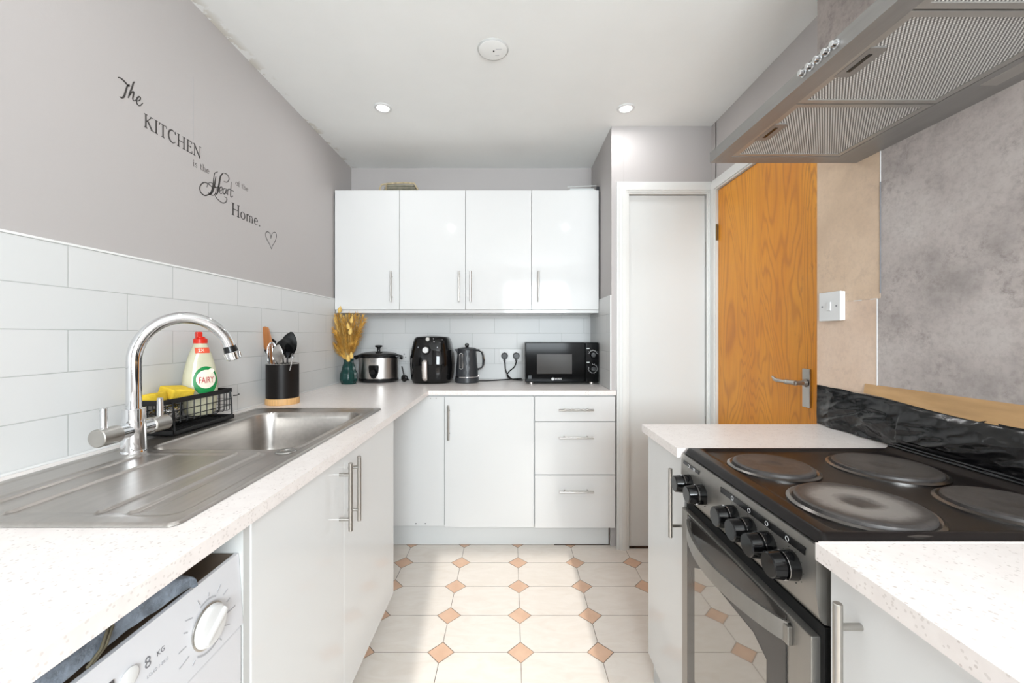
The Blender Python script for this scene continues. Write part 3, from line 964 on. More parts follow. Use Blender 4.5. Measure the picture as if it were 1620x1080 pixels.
# tap ----------------------------------------------------------------
TX, TY = -1.012, 1.078
t = thing('kitchen_tap', 'chrome two lever mixer tap with tall swan neck spout over the sink', 'tap', (TX, TY, .914))
b = MB()
b.cyl((TX, TY, .9125), (TX, TY, .920), .029, .028, 32, .001)
b.cyl((TX, TY, .918), (TX, TY, .995), .027, .0255, 32)
b.cyl((TX, TY, .99), (TX, TY, 1.030), .0245, .0245, 32, .001)
b.cyl((TX, TY - .05, .973), (TX, TY + .05, .973), .0195, seg=32)
b.build('body', M['chrome'], t)
for s in (-1, 1):
    kb = MB()
    kb.cyl((TX, TY + s * .047, .973), (TX, TY + s * .098, .973), .0225, .0225, 36, .0015)
    kk = kb.build('control', M['nickel'], t)
    l = MB()
    l.tube([(TX, TY + s * .080, .988), (TX, TY + s * .080, 1.0), (TX, TY + s * .080, 1.044), (TX, TY + s * .080, 1.046)], [.0075, .0075, .0075, .005], 16)
    l.build('lever', M['chrome'], kk)
pts = []
tip = Vector((-.858, 1.225))
for i in range(4):
    pts.append(Vector((TX, TY, 1.025 + i * .043)))
for i in range(1, 33):
    a = pi * .91 * i / 32
    f = (1 - cos(a)) / 2
    fx_ = f / ((1 - cos(pi * .91)) / 2)
    pts.append(Vector((TX + (tip.x - TX) * fx_, TY + (tip.y - TY) * fx_, 1.155 + .121 * sin(a))))
MB().tube(pts, .0165, 24).build('spout', M['chrome'], t)
e0 = pts[-1]
dr_ = (pts[-1] - pts[-2]).normalized()
q = MB().cyl(e0 - dr_ * .004, e0 + dr_ * .014, .0168, .019, 24)
q.build('spout_collar', M['black'], t)
q = MB().cyl(e0 + dr_ * .013, e0 + dr_ * .040, .0205, .0185, 24, .003)
for k in range(12):
    a = 2 * pi * k / 12
    q.cyl(e0 + dr_ * .017 + (dr_.orthogonal().normalized() * cos(a) + dr_.cross(dr_.orthogonal().normalized()) * sin(a)) * .0202, e0 + dr_ * .034 + (dr_.orthogonal().normalized() * cos(a) + dr_.cross(dr_.orthogonal().normalized()) * sin(a)) * .0185, .0022, seg=6)
q.build('aerator', M['chrome'], t)

# sink caddy -----------------------------------------------------------
CX0, CX1, CY0, CY1 = -1.132, -1.045, 1.20, 1.50
t = thing('sink_caddy', 'black wire sink caddy with drip tray standing behind the bowl', 'caddy', ((CX0 + CX1) / 2, 1.35, .915))
q = MB()
q.box(CX0, CX1 + .012, CY0 + .03, CY1, .918, .922, .001)
for (a0, a1, b0, b1) in ((CX0, CX0 + .003, CY0 + .03, CY1), (CX1 + .009, CX1 + .012, CY0 + .03, CY1), (CX0, CX1 + .012, CY0 + .03, CY0 + .033), (CX0, CX1 + .012, CY1 - .003, CY1)):
    q.box(a0, a1, b0, b1, .919, .932, .0005)
for k in range(6):
    q.cyl((CX0 + .01 + k * .015, CY0 + .035, .923), (CX0 + .01 + k * .015, CY1 - .005, .923), .0018, seg=6)
q.build('drip_tray', M['black_matt'], t)
q = MB()
q.box(CX1, CX1 + .003, CY0, CY1, 1.014, 1.030, .0008)
q.box(CX0, CX0 + .003, CY0, CY1, 1.014, 1.030, .0008)
q.box(CX0, CX1, CY0, CY0 + .003, 1.014, 1.030, .0008)
q.box(CX0, CX1, CY1 - .003, CY1, 1.014, 1.030, .0008)
q.build('top_band', M['black_matt'], t)
q = MB()
BZ = .948
for k in range(11):
    y = CY0 + .012 + k * (CY1 - CY0 - .024) / 10
    q.tube([(CX1 + .0015, y, 1.018), (CX1 + .0015, y, BZ + .004), (CX1 - .006, y, BZ), (CX0 + .006, y, BZ), (CX0 + .0015, y, BZ + .004), (CX0 + .0015, y, 1.018)], .0016, 6)
for x in (CX0 + .03, CX1 - .03):
    q.cyl((x, CY0, BZ), (x, CY1, BZ), .0016, seg=6)
for z in (.968, .990):
    q.tube([(CX1 + .002, CY0, z), (CX1 + .002, CY1, z), (CX0, CY1, z), (CX0, CY0, z)], .0016, 6, closed=True)
for k in range(3):
    x = CX0 + .02 + k * .025
    for yy in (CY0 + .001, CY1 - .001):
        q.cyl((x, yy, BZ), (x, yy, 1.018), .0016, seg=6)
q.build('wire_basket', M['black_matt'], t)
for y in (CY0 + .035, CY1 - .012):
    q = MB()
    q.tube([(CX1 + .004, y, 1.020), (CX1 + .008, y, .99), (CX1 + .011, y, .926)], .0026, 8)
    q.tube([(CX0 + .001, y, 1.020), (CX0 + .001, y, .922)], .0026, 8)
    q.tube([(CX1 + .010, y - .002, .93), (CX0, y - .002, .93)], .0022, 8)
    q.build('stand_frame', M['black_matt'], t)
q = MB().tube([(CX1 + .004, CY1 + .004, 1.0), (CX1 + .012, CY1 + .012, 1.0), (CX1 + .012, CY1 + .025, 1.002), (CX1 + .004, CY1 + .035, 1.002)], .002, 8)
q.build('hook', M['black_matt'], t)

# soap bottle
BXc, BYc, BA = -1.087, 1.405, radians(52)
t = thing('soap_bottle', 'clear washing-up liquid bottle with red cap and round green label', 'bottle', (BXc, BYc, .950))
prof = [(0, .038), (.01, .045), (.06, .050), (.10, .052), (.14, .049), (.175, .042), (.205, .034), (.225, .027), (.24, .021), (.25, .018)]
def bw(z):
    for (z0, w0), (z1, w1) in zip(prof, prof[1:]):
        if z <= z1:
            return w0 + (w1 - w0) * (z - z0) / (z1 - z0)
    return prof[-1][1]
R3 = Matrix.Rotation(BA, 4, 'Z')
def bsurf(u, z, off=0.0, face=-1):
    w = bw(z)
    k = .62 + .38 * sstep(.17, .25, z)
    d = w * k
    uu = max(-w * .985, min(w * .985, u))
    y = face * (d * sqrt(max(0, 1 - (uu / w) ** 2)) + off)
    return R3 @ Vector((uu, y, 0)) + Vector((BXc, BYc, .950 + z))
q = MB()
def bfn(u, v):
    z = v * .250
    w = bw(z)
    k = .62 + .38 * sstep(.17, .25, z)
    a = 2 * pi * u
    return R3 @ Vector((w * cos(a), w * k * sin(a), 0)) + Vector((BXc, BYc, .950 + z))
q.grid(48, 40, bfn, closeu=True)
q.lathe([(0, 0), (.036, 0)], Matrix.Translation((BXc, BYc, .950)) @ R3, 48, 1, .62)
q.build('bottle_body', M['soap'], t, smooth=60)
q = MB().lathe([(.016, .246), (.0205, .248), (.0205, .262), (.016, .265), (.0135, .266), (.0135, .270), (0, .271)], Matrix.Translation((BXc, BYc, .950)), 32)
q.box(-.014, .004, -.013, .013, .266, .288, .004, mtx=Matrix.Translation((BXc, BYc, .950)) @ R3)
q.build('cap', M['red'], t)
def disc_patch(cu, cv, ru, rv, off, inner=0.0, cut=None):
    def f(u, v):
        r = inner + (1 - inner) * v
        a = 2 * pi * u
        return bsurf(cu + ru * r * cos(a), cv + rv * r * sin(a), off)
    return MB().grid(48, 8, f, closeu=True)
disc_patch(.008, .118, .036, .050, .0012).build('green_label', M['green_label'], t, smooth=60)
lb = disc_patch(.009, .124, .029, .032, .0019).build('name_label', M['cream_label'], t, smooth=60)
q = MB().text('FAIRY', .0215, lambda u, v, d: bsurf(.009 + u * .80, .120 + v * 1.45, .0024 + d), .0004)
q.build('name_print', M['red_print'], lb, 0)
q = MB().lathe([(0, 0), (.0085, 0), (.0085, .001), (0, .001)], Matrix.Translation(bsurf(.024, .152, .0018)) @ R3 @ Matrix.Rotation(pi / 2, 4, 'X'), 20)
q.build('flower_print', M['cream_label'], lb)
q = MB()
q.grid(14, 4, lambda u, v: bsurf(-.020 + .042 * u, .214 + .019 * v, .0015))
ol = q.build('offer_label', M['orange_label'], t, smooth=60)
q = MB().text('2X', .014, lambda u, v, d: bsurf(-.004 + u, .2235 + v, .002 + d), .0003)
q.build('offer_print', M['cream_label'], ol, 0)

# sponges and scourer
tg = 'yellow sponges in the sink caddy'
rot = Matrix.Translation((-1.092, 1.305, 1.040)) @ Matrix.Rotation(radians(-12), 4, 'Z') @ Matrix.Rotation(radians(14), 4, 'Y') @ Matrix.Rotation(radians(-6), 4, 'X')
tag(MB().box(-.030, .030, -.032, .042, -.017, .017, .006, 3, mtx=rot).build('sponge', M['sponge']), 'larger yellow sponge lying in the sink caddy against the soap bottle', 'sponge', tg)
rot = Matrix.Translation((-1.104, 1.238, 1.032)) @ Matrix.Rotation(radians(10), 4, 'Z') @ Matrix.Rotation(radians(-8), 4, 'Y')
tag(MB().box(-.026, .026, -.028, .026, -.015, .015, .006, 3, mtx=rot).build('sponge', M['sponge']), 'smaller yellow sponge at the tap end of the sink caddy', 'sponge', tg)
q = MB()
random.seed(3)
for k in range(26):
    a0 = random.random() * 6.28
    tl = random.uniform(-.7, .7)
    ra = random.uniform(.6, 1.0)
    pp = []
    for i in range(18):
        a = 2 * pi * i / 18
        v = Vector((.032 * ra * cos(a), .040 * ra * sin(a), .014 * ra * sin(a + a0) + tl * .018))
        v = Matrix.Rotation(a0, 3, 'Z') @ v
        pp.append(Vector((-1.088, 1.262, .980)) + Vector((max(-.034, min(.034, v.x)), v.y * 1.0, v.z)))
    q.tube(pp, .0012, 5, closed=True)
tag(q.build('wire_scourer', M['scour']), 'shiny steel wire scourer inside the sink caddy below the sponges', 'scourer')

# utensil holder --------------------------------------------------------
UX, UY = -1.058, 1.86
t = thing('utensil_holder', 'dark brown utensil pot with a bamboo foot on the worktop', 'utensil pot', (UX, UY, .91))
MB().lathe([(0, .028), (.066, .028), (.068, .030), (.068, .184), (.0665, .1855), (.064, .184), (.064, .032), (0, .032)], Matrix.Translation((UX, UY, .91)), 48).build('pot', M['holder'], t)
MB().lathe([(0, 0), (.069, 0), (.071, .003), (.071, .024), (.068, .029), (0, .029)], Matrix.Translation((UX, UY, .9102)), 48).build('bamboo_foot', M['bamboo'], t)
MB().lathe([(.0645, .1845), (.0665, .187), (.069, .1845), (.0667, .1825)], Matrix.Translation((UX, UY, .91)), 48).build('rim', M['nickel'], t)
GU = 'kitchen utensils in the pot'
zb = .945
def U(px, py, D):
    return P(px, py, D)
# wooden spatula (flat blade)
def blade(mb, p0, p1, w0, w1, th, nrm=(0, 1, 0), n=14, bulge=0.0, prof_=None):
    p0, p1 = Vector(p0), Vector(p1)
    ax = (p1 - p0).normalized()
    nv = Vector(nrm)
    side = ax.cross(nv).normalized()
    nv = side.cross(ax).normalized()
    def f(u, v):
        a = 2 * pi * u
        w = prof_(v) if prof_ else w0 + (w1 - w0) * v
        return p0 + (p1 - p0) * v + side * cos(a) * w + nv * sin(a) * th * (min(1, w / .006)) + nv * bulge * sin(pi * v)
    mb.grid(20, n, f, closeu=True)
    return mb
def sp_prof(v):
    if v < .62:
        return .0065 + .004 * v
    k = sstep(.62, .74, v)
    e = 1.0 if v < .96 else sqrt(max(0, 1 - ((v - .96) / .04) ** 2)) * .5 + .5 if v < .995 else .4
    return (.011 + .013 * k) * e
q = blade(MB(), (UX - .012, UY + .01, zb), U(416.5, 517, 1.85), 0, 0, .0035, (0, 1, 0), 40, prof_=sp_prof)
tag(q.build('spatula', M['spatula_wood'], smooth=60), 'tall brown wooden spatula at the left of the utensil pot', 'spatula', GU)
# black turner
q = MB()
top = U(421, 556, 1.86)
q.tube([(UX - .005, UY + .02, zb), top], .004, 8)
blade(q, top, U(425.5, 535, 1.87), 0, 0, .002, (0, 1, 0), 16, prof_=lambda v: .010 + .027 * sstep(0, .5, v) - .016 * sstep(.85, 1, v))
tag(q.build('turner', M['black'], smooth=60), 'dark grey turner behind the whisk in the utensil pot', 'turner', GU)
# whisk
q = MB()
wb_ = U(434, 588, 1.82)
q.cyl((UX - .004, UY - .012, zb), wb_, .005, seg=10)
wt_ = U(430, 541, 1.81)
ax = (wt_ - wb_)
for k in range(6):
    a = pi * k / 6
    sd = Vector((cos(a), sin(a), 0))
    pp = [wb_ + ax * (v * 0.0 + (1 - cos(pi * v)) / 2 * 0 + sin(pi * v)) + sd * (.034 * -cos(pi * v)) * sin(pi * v) ** .35 for v in [i / 22 for i in range(23)]]
    q.tube(pp, .0017, 6)
tag(q.build('whisk', M['chrome']), 'steel balloon whisk standing in the utensil pot', 'whisk', GU)
# steel serving spoon (front)
def spoon(base, top0, top1, w, m, name, label, cat, nrm=(0, -1, 0), bulge=.008, hr=.0035):
    q = MB()
    q.tube([base, top0], [hr, hr * .8], 10)
    blade(q, top0, top1, 0, 0, .0018, nrm, 22, bulge, prof_=lambda v: max(.0022, w * sin(pi * min(.985, max(.04, v))) ** .6))
    return tag(q.build(name, m, smooth=60), label, cat, GU)
spoon(Vector((UX + .010, UY - .02, zb)), U(441, 574, 1.80), U(440.5, 545, 1.79), .024, M['cooker_steel'], 'serving_spoon', 'polished steel serving spoon in the middle of the utensil pot', 'spoon')
spoon(Vector((UX + .02, UY - .005, zb)), U(455, 566, 1.84), U(461.5, 525, 1.83), .038, M['black_gloss'], 'serving_spoon', 'large glossy black serving spoon leaning right out of the utensil pot', 'spoon')
spoon(Vector((UX + .0, UY + .03, zb)), U(447, 560, 1.88), U(448, 536, 1.88), .028, M['black'], 'ladle', 'black ladle at the back of the utensil pot', 'ladle')
for (px, py, lab) in ((455, 563, 'short black-handled fork leaning right in the utensil pot'), (463, 566, 'short steel fork tips low at the right rim of the utensil pot'), (441, 562, 'short steel peeler low at the front of the utensil pot')):
    q = MB()
    tp = U(px, py, 1.81)
    bs = Vector((UX + .012, UY - .01, zb))
    q.tube([bs, bs.lerp(tp, .8), tp], [.003, .004, .0055], 10, flat=(1, .5))
    d_ = (tp - bs).normalized()
    sd = d_.cross(Vector((0, 1, 0))).normalized()
    for k in (-1.5, -.5, .5, 1.5):
        q.tube([tp + sd * k * .002, tp + sd * k * .0045 + d_ * .008, tp + sd * k * .0045 + d_ * .020], [.0016, .0013, .0006], 5)
    nm = 'peeler' if 'peeler' in lab else 'fork'
    tag(q.build(nm, M['chrome'] if 'steel' in lab else M['graphite']), lab, nm, GU)

# vase and dried grasses ---------------------------------------------------
VX, VY = -1.060, 2.62
t = MB()
def vfn(u, v):
    hs = [(0, .046), (.03, .056), (.06, .0545), (.10, .042), (.145, .030), (.158, .033)]
    z = v * .158
    r = hs[-1][1]
    for (z0, r0), (z1, r1) in zip(hs, hs[1:]):
        if z <= z1:
            r = r0 + (r1 - r0) * sstep(0, 1, (z - z0) / (z1 - z0))
            break
    a = 2 * pi * u
    k = 1 - .05 * abs(sin(a * 5))
    return Vector((VX + r * k * cos(a), VY + r * k * sin(a), .911 + z))
t.grid(60, 30, vfn, closeu=True)
t.lathe([(0, 0), (.046, 0)], Matrix.Translation((VX, VY, .911)), 60)
t.lathe([(.033, .158), (.028, .156), (.024, .10)], Matrix.Translation((VX, VY, .911)), 60)
tag(t.build('vase', M['teal'], smooth=40), 'dark teal ribbed ceramic vase in the back left corner', 'vase')
t = thing('dried_bouquet', 'bunch of orange dried pampas grass and seed heads in the teal vase', 'dried flowers', (VX, VY, 1.05))
random.seed(11)
plumes = [(520, 522, 0), (523, 508, 1), (526, 500, 0), (530, 506, 1), (534, 497, 0), (540, 499, 1), (544, 503, 0), (548, 497, 1), (553, 498, 0), (558, 500, 1),
          (563, 497, 0), (568, 498, 1), (574, 500, 0), (577, 506, 0), (572, 515, 1), (521, 534, 1), (524, 545, 0), (569, 524, 0), (543, 520, 1), (555, 516, 0), (532, 526, 0), (562, 534, 1), (530, 548, 1), (556, 545, 0)]
for k, (px, py, c) in enumerate(plumes):
    D = 2.56 + .09 * ((k * 37) % 10) / 10
    tp = P(px, py, D)
    tp.x = max(tp.x, -1.135)
    b0 = Vector((VX + (tp.x - VX) * .10, VY + (tp.y - VY) * .15, 1.03))
    ln = (tp - b0).length
    md = b0.lerp(tp, .5) + Vector(((VX - tp.x) * .12, 0, .015))
    pp = []
    for i in range(13):
        v = i / 12
        pp.append(b0 * (1 - v) ** 2 + md * 2 * v * (1 - v) + tp * v * v)
    q = MB().tube(pp, .0011, 5)
    t2 = bmesh.new()
    for i in range(330):
        v = random.uniform(.28, 1.0)
        f = v * 12
        j = min(11, int(f))
        o = pp[j].lerp(pp[j + 1], f - j)
        ax = (pp[j + 1] - pp[j]).normalized()
        a = random.random() * 2 * pi
        sd = ax.orthogonal().normalized()
        sd = Matrix.Rotation(a, 3, ax) @ sd
        wd = .032 * sin(pi * (v - .22) / .86) ** .7 * random.uniform(.6, 1.15)
        e1 = o + ax * random.uniform(.010, .030) + sd * wd
        e1.x = max(e1.x, -1.138)
        sw = ax.cross(sd) * .0013
        vs = [t2.verts.new(o - sw), t2.verts.new(o + sw), t2.verts.new(e1 + sw * .5 - Vector((0, 0, .002))), t2.verts.new(e1 - sw * .5 - Vector((0, 0, .002)))]
        t2.faces.new(vs)
    q._add(t2)
    q.build('grass_plume', M['pampas' if c == 0 else 'pampas2'], t, 0)
for (px, py) in ((537.5, 490), (556.5, 506), (551, 516), (554.5, 524), (556, 562), (551, 567)):
    D = 2.545 if py > 495 else 2.54
    c = P(px, py, D)
    c.x = max(c.x, -1.12)
    q = MB().lathe([(0, -.022), (.008, -.018), (.0125, -.006), (.010, .008), (.005, .018), (0, .027)], Matrix.Translation(c) @ Matrix.Rotation(random.uniform(-.3, .3), 4, 'Y'), 14)
    q.tube([c - Vector((0, 0, .02)), Vector((VX + (c.x - VX) * .3, VY - .01, 1.07))], .0008, 4)
    q.build('seed_head', M['bunny'], t)

# slow cooker -----------------------------------------------------------------
SCX, SCY = -.905, 2.742
def elip(mb, prof_, sx=1, sy=.82, seg=56):
    return mb.lathe(prof_, Matrix.Translation((SCX, SCY, .910)), seg, sx, sy)
t = thing('slow_cooker', 'round steel slow cooker with black lid next to the vase', 'slow cooker', (SCX, SCY, .91))
elip(MB(), [(0, .004), (.115, .004), (.132, .010), (.134, .022), (.130, .028), (0, .028)]).build('base', M['black'], t)
elip(MB(), [(.129, .026), (.131, .030), (.131, .166), (.129, .168), (0, .168)]).build('steel_body', M['cooker_steel'], t)
elip(MB(), [(.129, .164), (.137, .167), (.139, .178), (.134, .186), (.125, .188), (0, .188)]).build('rim', M['black'], t)
ld = elip(MB(), [(.124, .186), (.118, .194), (.08, .203), (.03, .208), (0, .209)]).build('lid', M['glass_dark'], t)
MB().lathe([(0, .205), (.012, .205), (.010, .222), (.014, .232), (.024, .236), (.025, .244), (.018, .248), (0, .249)], Matrix.Translation((SCX, SCY, .91)), 28).build('knob', M['black'], ld)
for s in (-1, 1):
    q = MB()
    q.tube([(SCX + s * .125, SCY - .035, 1.085), (SCX + s * .150, SCY - .030, 1.080), (SCX + s * .156, SCY, 1.068), (SCX + s * .150, SCY + .030, 1.080), (SCX + s * .125, SCY + .035, 1.085)], .009, 10)
    q.build('side_handle', M['black'], t)
q = MB()
fyk = lambda u, v, d: Vector((SCX + .003 + u, SCY - .82 * .131 - .001 - d + u * u * 3.2, .91 + v))
q.prism([(-.026, .060), (-.030, .072), (-.033, .108), (-.030, .118), (.030, .118), (.033, .108), (.030, .072), (.026, .060), (.014, .036), (.0, .030), (-.014, .036)], fyk, -.004, .006)
cp = q.build('control_panel', M['black_gloss'], t)
MB().cyl((SCX + .003, SCY - .116, .985), (SCX + .003, SCY - .128, .985), .019, .017, 24, .002).build('dial', M['black'], cp)
q = MB()
q.text('RUSSELL', .012, lambda u, v, d: fyk(u - .002, v + .152, d + .001), .0004)
q.text('HOBBS', .012, lambda u, v, d: fyk(u - .002, v + .141, d + .001), .0004)
q.build('name_print', M['print_grey'], t, 0)
# its lead and plug on the worktop
t = thing('power_plug', 'black plug and lead lying on the worktop beside the slow cooker', 'plug', (-.66, 2.70, .911))
pc = P(641, 598, 2.72)
MB().cyl((pc.x - .006, 2.70, .935), (pc.x + .004, 2.722, .937), .024, .021, 20, .004).build('plug_body', M['black'], t)
q = MB()
for (dx, dz) in ((0, .011), (-.009, -.007), (.009, -.007)):
    q.box(pc.x + dx - .003, pc.x + dx + .003, 2.720, 2.740, .935 + dz - .002, .935 + dz + .002)
q.build('pins', M['brass'], t)
MB().tube([(-.757, 2.78, 1.01), (-.748, 2.77, .985), (-.735, 2.75, .955), (-.715, 2.73, .932), (-.69, 2.715, .925), (pc.x - .02, 2.70, .930), (pc.x, 2.70, .934)], .0042, 8).build('lead', M['black'], t)

# air fryer ---------------------------------------------------------------------
AX, AY = -.533, 2.728
t = thing('air_fryer', 'gloss black air fryer with silver dial and handle beside the kettle', 'air fryer', (AX, AY, .91))
aprof = [(0, .125), (.02, .134), (.06, .140), (.12, .144), (.17, .142), (.22, .135), (.265, .125), (.29, .117), (.302, .105)]
def asup(a, r, n=3.0):
    c, s = cos(a), sin(a)
    return (r * (abs(c) ** (2 / n)) * (1 if c >= 0 else -1), r * (abs(s) ** (2 / n)) * (1 if s >= 0 else -1))
def arad(z):
    for (z0, r0), (z1, r1) in zip(aprof, aprof[1:]):
        if z <= z1:
            return r0 + (r1 - r0) * (z - z0) / (z1 - z0)
    return aprof[-1][1]
def afn(u, v):
    z = v * .302
    x, y = asup(2 * pi * u, arad(z))
    return Vector((AX + x, AY + y, .912 + z))
q = MB().grid(72, 40, afn, closeu=True)
def atop(u, v):
    x, y = asup(2 * pi * u, .105 * (1 - v))
    return Vector((AX + x, AY + y, .912 + .302 + .010 * sin(v * pi / 2)))
q.grid(72, 8, atop, closeu=True)
q.build('housing', M['black_gloss'], t, smooth=50)
def afront(u, v, d, z0=0):
    z = v
    r = arad(max(0, min(.302, z)))
    k = max(0, 1 - abs(u / r) ** 3) ** (1 / 3)
    return Vector((AX + u, AY - r * k - d, .912 + z))
# drawer front line and pan
q = MB().grid(24, 24, lambda u, v: afront(-.085 + .17 * u, .010 + .150 * v * (1 - .12 * (2 * u - 1) ** 2), .0035), thick=(0, .006, 0))
dw = q.build('basket_drawer', M['black_gloss'], t, smooth=50)
q = MB()
q.tube([afront(-.020, .150, .014), afront(-.020, .14, .024), afront(-.020, .09, .026), afront(-.020, .04, .024), afront(-.020, .026, .012)], [.013, .0165, .0165, .0165, .013], 16, flat=(1, .55))
q.build('handle', M['pale_metal'], dw)
dl = MB().cyl(afront(-.018, .218, 0), afront(-.018, .218, .012), .030, .027, 32, .002).build('dial_ring', M['black'], t)
MB().cyl(afront(-.018, .218, .010), afront(-.018, .218, .026), .0195, .018, 32, .002).build('dial', M['white_plastic'], dl)
MB().cyl(afront(-.010, .288, -.006), afront(-.010, .288, .006), .016, .014, 28, .002).build('temperature_knob', M['nickel'], t)
for uu in (-.07, .055):
    MB().cyl(afront(uu, .235, 0), afront(uu, .235, .003), .004, seg=12).build('indicator', M['print_light'], t)

# kettle ----------------------------------------------------------------------------
KX, KY = -.297, 2.69
t = thing('kettle', 'graphite textured jug kettle between the air fryer and the sockets', 'kettle', (KX, KY, .91))
MB().lathe([(0, .0), (.076, .0), (.079, .004), (.079, .034), (.0765, .038), (0, .038)], Matrix.Translation((KX, KY, .911)), 48).build('base', M['graphite'], t)
MB().lathe([(.0765, .036), (.0768, .042), (.0757, .043), (.0757, .036)], Matrix.Translation((KX, KY, .911)), 48).build('chrome_band', M['chrome'], t)
def kfn(u, v):
    z = .043 + v * .175
    r = .0755 - .014 * v ** 1.2
    a = 2 * pi * u
    fa = .0014 * abs(((u * 14 + v * 3) % 1) - .5) + .0014 * abs(((u * 14 - v * 3) % 1) - .5)
    return Vector((KX + (r - fa) * cos(a), KY + (r - fa) * sin(a), .911 + z))
MB().grid(140, 36, kfn, closeu=True).build('jug', M['graphite'], t, smooth=12)
MB().lathe([(.0615, .216), (.064, .219), (.062, .226), (.05, .231), (0, .236)], Matrix.Translation((KX, KY, .911)), 48).build('lid', M['graphite'], t)
MB().lathe([(0, .232), (.010, .232), (.012, .238), (.014, .252), (.010, .260), (0, .262)], Matrix.Translation((KX, KY, .911)), 20).build('lid_knob', M['black_gloss'], t)
q = MB().prism([(-.058, .165), (-.066, .20), (-.084, .222), (-.078, .222), (-.05, .225)], lambda u, v, d: Vector((KX + u, KY + d, .911 + v)), -.018, .018, .003)
q.build('spout', M['graphite'], t)
hp = [(.058, .214), (.080, .214), (.098, .205), (.108, .18), (.110, .14), (.108, .11), (.098, .094), (.075, .088), (.062, .09)]
MB().tube([(KX + u, KY - .002, .911 + v) for u, v in hp], .0095, 12, flat=(1.2, .8)).build('handle', M['graphite'], t)
MB().tube([(KX + u * 1.06 + .001, KY - .010, .911 + v * 1.0 + .001) for u, v in hp[1:8]], .0035, 8).build('handle_trim', M['chrome'], t)
q = MB().tube([(KX - .030 + .011 * cos(a), KY - .0715 + .004 * 0, .911 + (.185 if sin(a) > 0 else .105) + .011 * sin(a)) for a in [2 * pi * i / 20 for i in range(20)]], .0032, 8, closed=True)
q.build('gauge_frame', M['chrome'], t)
MB().box(KX - .040, KX - .020, KY - .0735, KY - .066, 1.012, 1.100, .005).build('water_gauge', M['glass_dark'], t)
MB().box(KX + .060, KX + .084, KY - .012, KY + .012, .950, .962, .004).build('switch', M['pale_metal'], t)
q = MB()
q.tube([(KX + .074, KY + .02, .918), (-.16, 2.74, .9155), (-.05, 2.80, .9155), (.02, 2.855, .9155), (.055, 2.87, .9155), (.075, 2.872, .9155)], .004, 8)
q.build('lead', M['black'], t)

# microwave ----------------------------------------------------------------------------
MX0, MX1, MY0, MY1, MZ0, MZ1 = .089, .560, 2.578, 2.868, .924, 1.180
t = thing('microwave', 'black compact microwave with two printed dials on the right of the worktop', 'microwave', (.33, 2.72, .91))
MB().box(MX0 + .004, MX1 - .004, MY0 + .022, MY1, MZ0 + .004, MZ1 - .002, .005).build('housing', M['black'], t)
xs = P(926, 0, MY0).x
q = MB().box(MX0, xs - .001, MY0, MY0 + .022, MZ0, MZ1, .006)
dr = q.build('door', M['mw_black'], t)
MB().box(P(849.5, 0, MY0).x, P(905, 0, MY0).x, MY0 - .0008, MY0 + .002, P(0, 591, MY0).z, P(0, 560, MY0).z, .0004).build('window', M['mw_window'], dr)
q = MB()
c = P(880.5, 599.3, MY0)
q.text('SWAN', .018, lambda u, v, d: Vector((c.x + .006 + u, MY0 - d, c.z + v)), .0006)
q.cyl((c.x - .024, MY0, c.z), (c.x - .024, MY0 - .0006, c.z), .009, seg=20)
q.build('name_print', M['knob_line'], dr, 0)
q = MB().box(MX0 + .018, MX0 + .040, MY0 - .0006, MY0 + .001, MZ0 + .022, MZ0 + .044)
q.build('sticker', M['graphite'], dr)
pn = MB().box(xs + .001, MX1, MY0, MY0 + .022, MZ0, MZ1, .006).build('control_panel', M['mw_black'], t)
for (py, full) in ((561, False), (583, True)):
    c = P(938, py, MY0)
    MB().cyl((c.x, MY0 + .002, c.z), (c.x, MY0 - .020, c.z), .019, .016, 28, .002).build('dial', M['black'], pn)
    q = MB()
    n = 24
    a0, a1 = (radians(15), radians(165)) if not full else (radians(-200), radians(95))
    fq = lambda u, v, d: Vector((u, MY0 - d, v))
    q.ribbon([(c.x + .0265 * cos(a0 + (a1 - a0) * i / n), c.z + .0265 * sin(a0 + (a1 - a0) * i / n)) for i in range(n + 1)], .0010, fq)
    for i in range(0, n + 1, 4 if not full else 2):
        a = a0 + (a1 - a0) * i / n
        q.ribbon([(c.x + .028 * cos(a), c.z + .028 * sin(a)), (c.x + .034 * cos(a), c.z + .033 * sin(a))], .0013, fq)
    q.box(c.x - .040, c.x - .022, MY0 - .0006, MY0, c.z + .038, c.z + .043)
    q.build('dial_print', M['knob_line'], pn, 0)
for x in (MX0 + .04, MX1 - .04):
    for y in (MY0 + .04, MY1 - .04):
        MB().cyl((x, y, .9105), (x, y, .930), .012, seg=16).build('foot', M['pale_metal'], t)

# sockets and plugs ------------------------------------------------------------------------
WB = YBK - .008
def socket(x0, x1, z0, z1, label):
    t = thing('wall_socket', label, 'socket', ((x0 + x1) / 2, WB, z0), 'white double sockets')
    f = MB().box(x0, x1, WB - .010, WB, z0, z1, .003).build('faceplate', M['white_plastic'], t)
    cx = (x0 + x1) / 2
    w = (x1 - x0) / 4
    q = MB()
    for s in (-1, 1):
        xx = cx + s * w
        zz = (z0 + z1) / 2 - .012
        q.box(xx - .003, xx + .003, WB - .0104, WB - .009, zz + .012, zz + .022)
        q.box(xx - .014, xx - .006, WB - .0104, WB - .009, zz - .008, zz - .002)
        q.box(xx + .006, xx + .014, WB - .0104, WB - .009, zz - .008, zz - .002)
    q.build('pin_holes', M['print_grey'], t, 0)
    for s in (-1, 1):
        MB().box(cx + s * w * .35 - .006, cx + s * w * .35 + .006, WB - .013, WB - .009, z1 - .026, z1 - .010, .001).build('rocker_switch', M['white_plastic'], t)
    return t
s1 = P(790, 552, WB)
s2 = P(826, 572, WB)
socket(s1.x, s2.x, s2.z, s1.z, 'white double wall socket with two black plugs in it')
s1 = P(613, 551, WB)
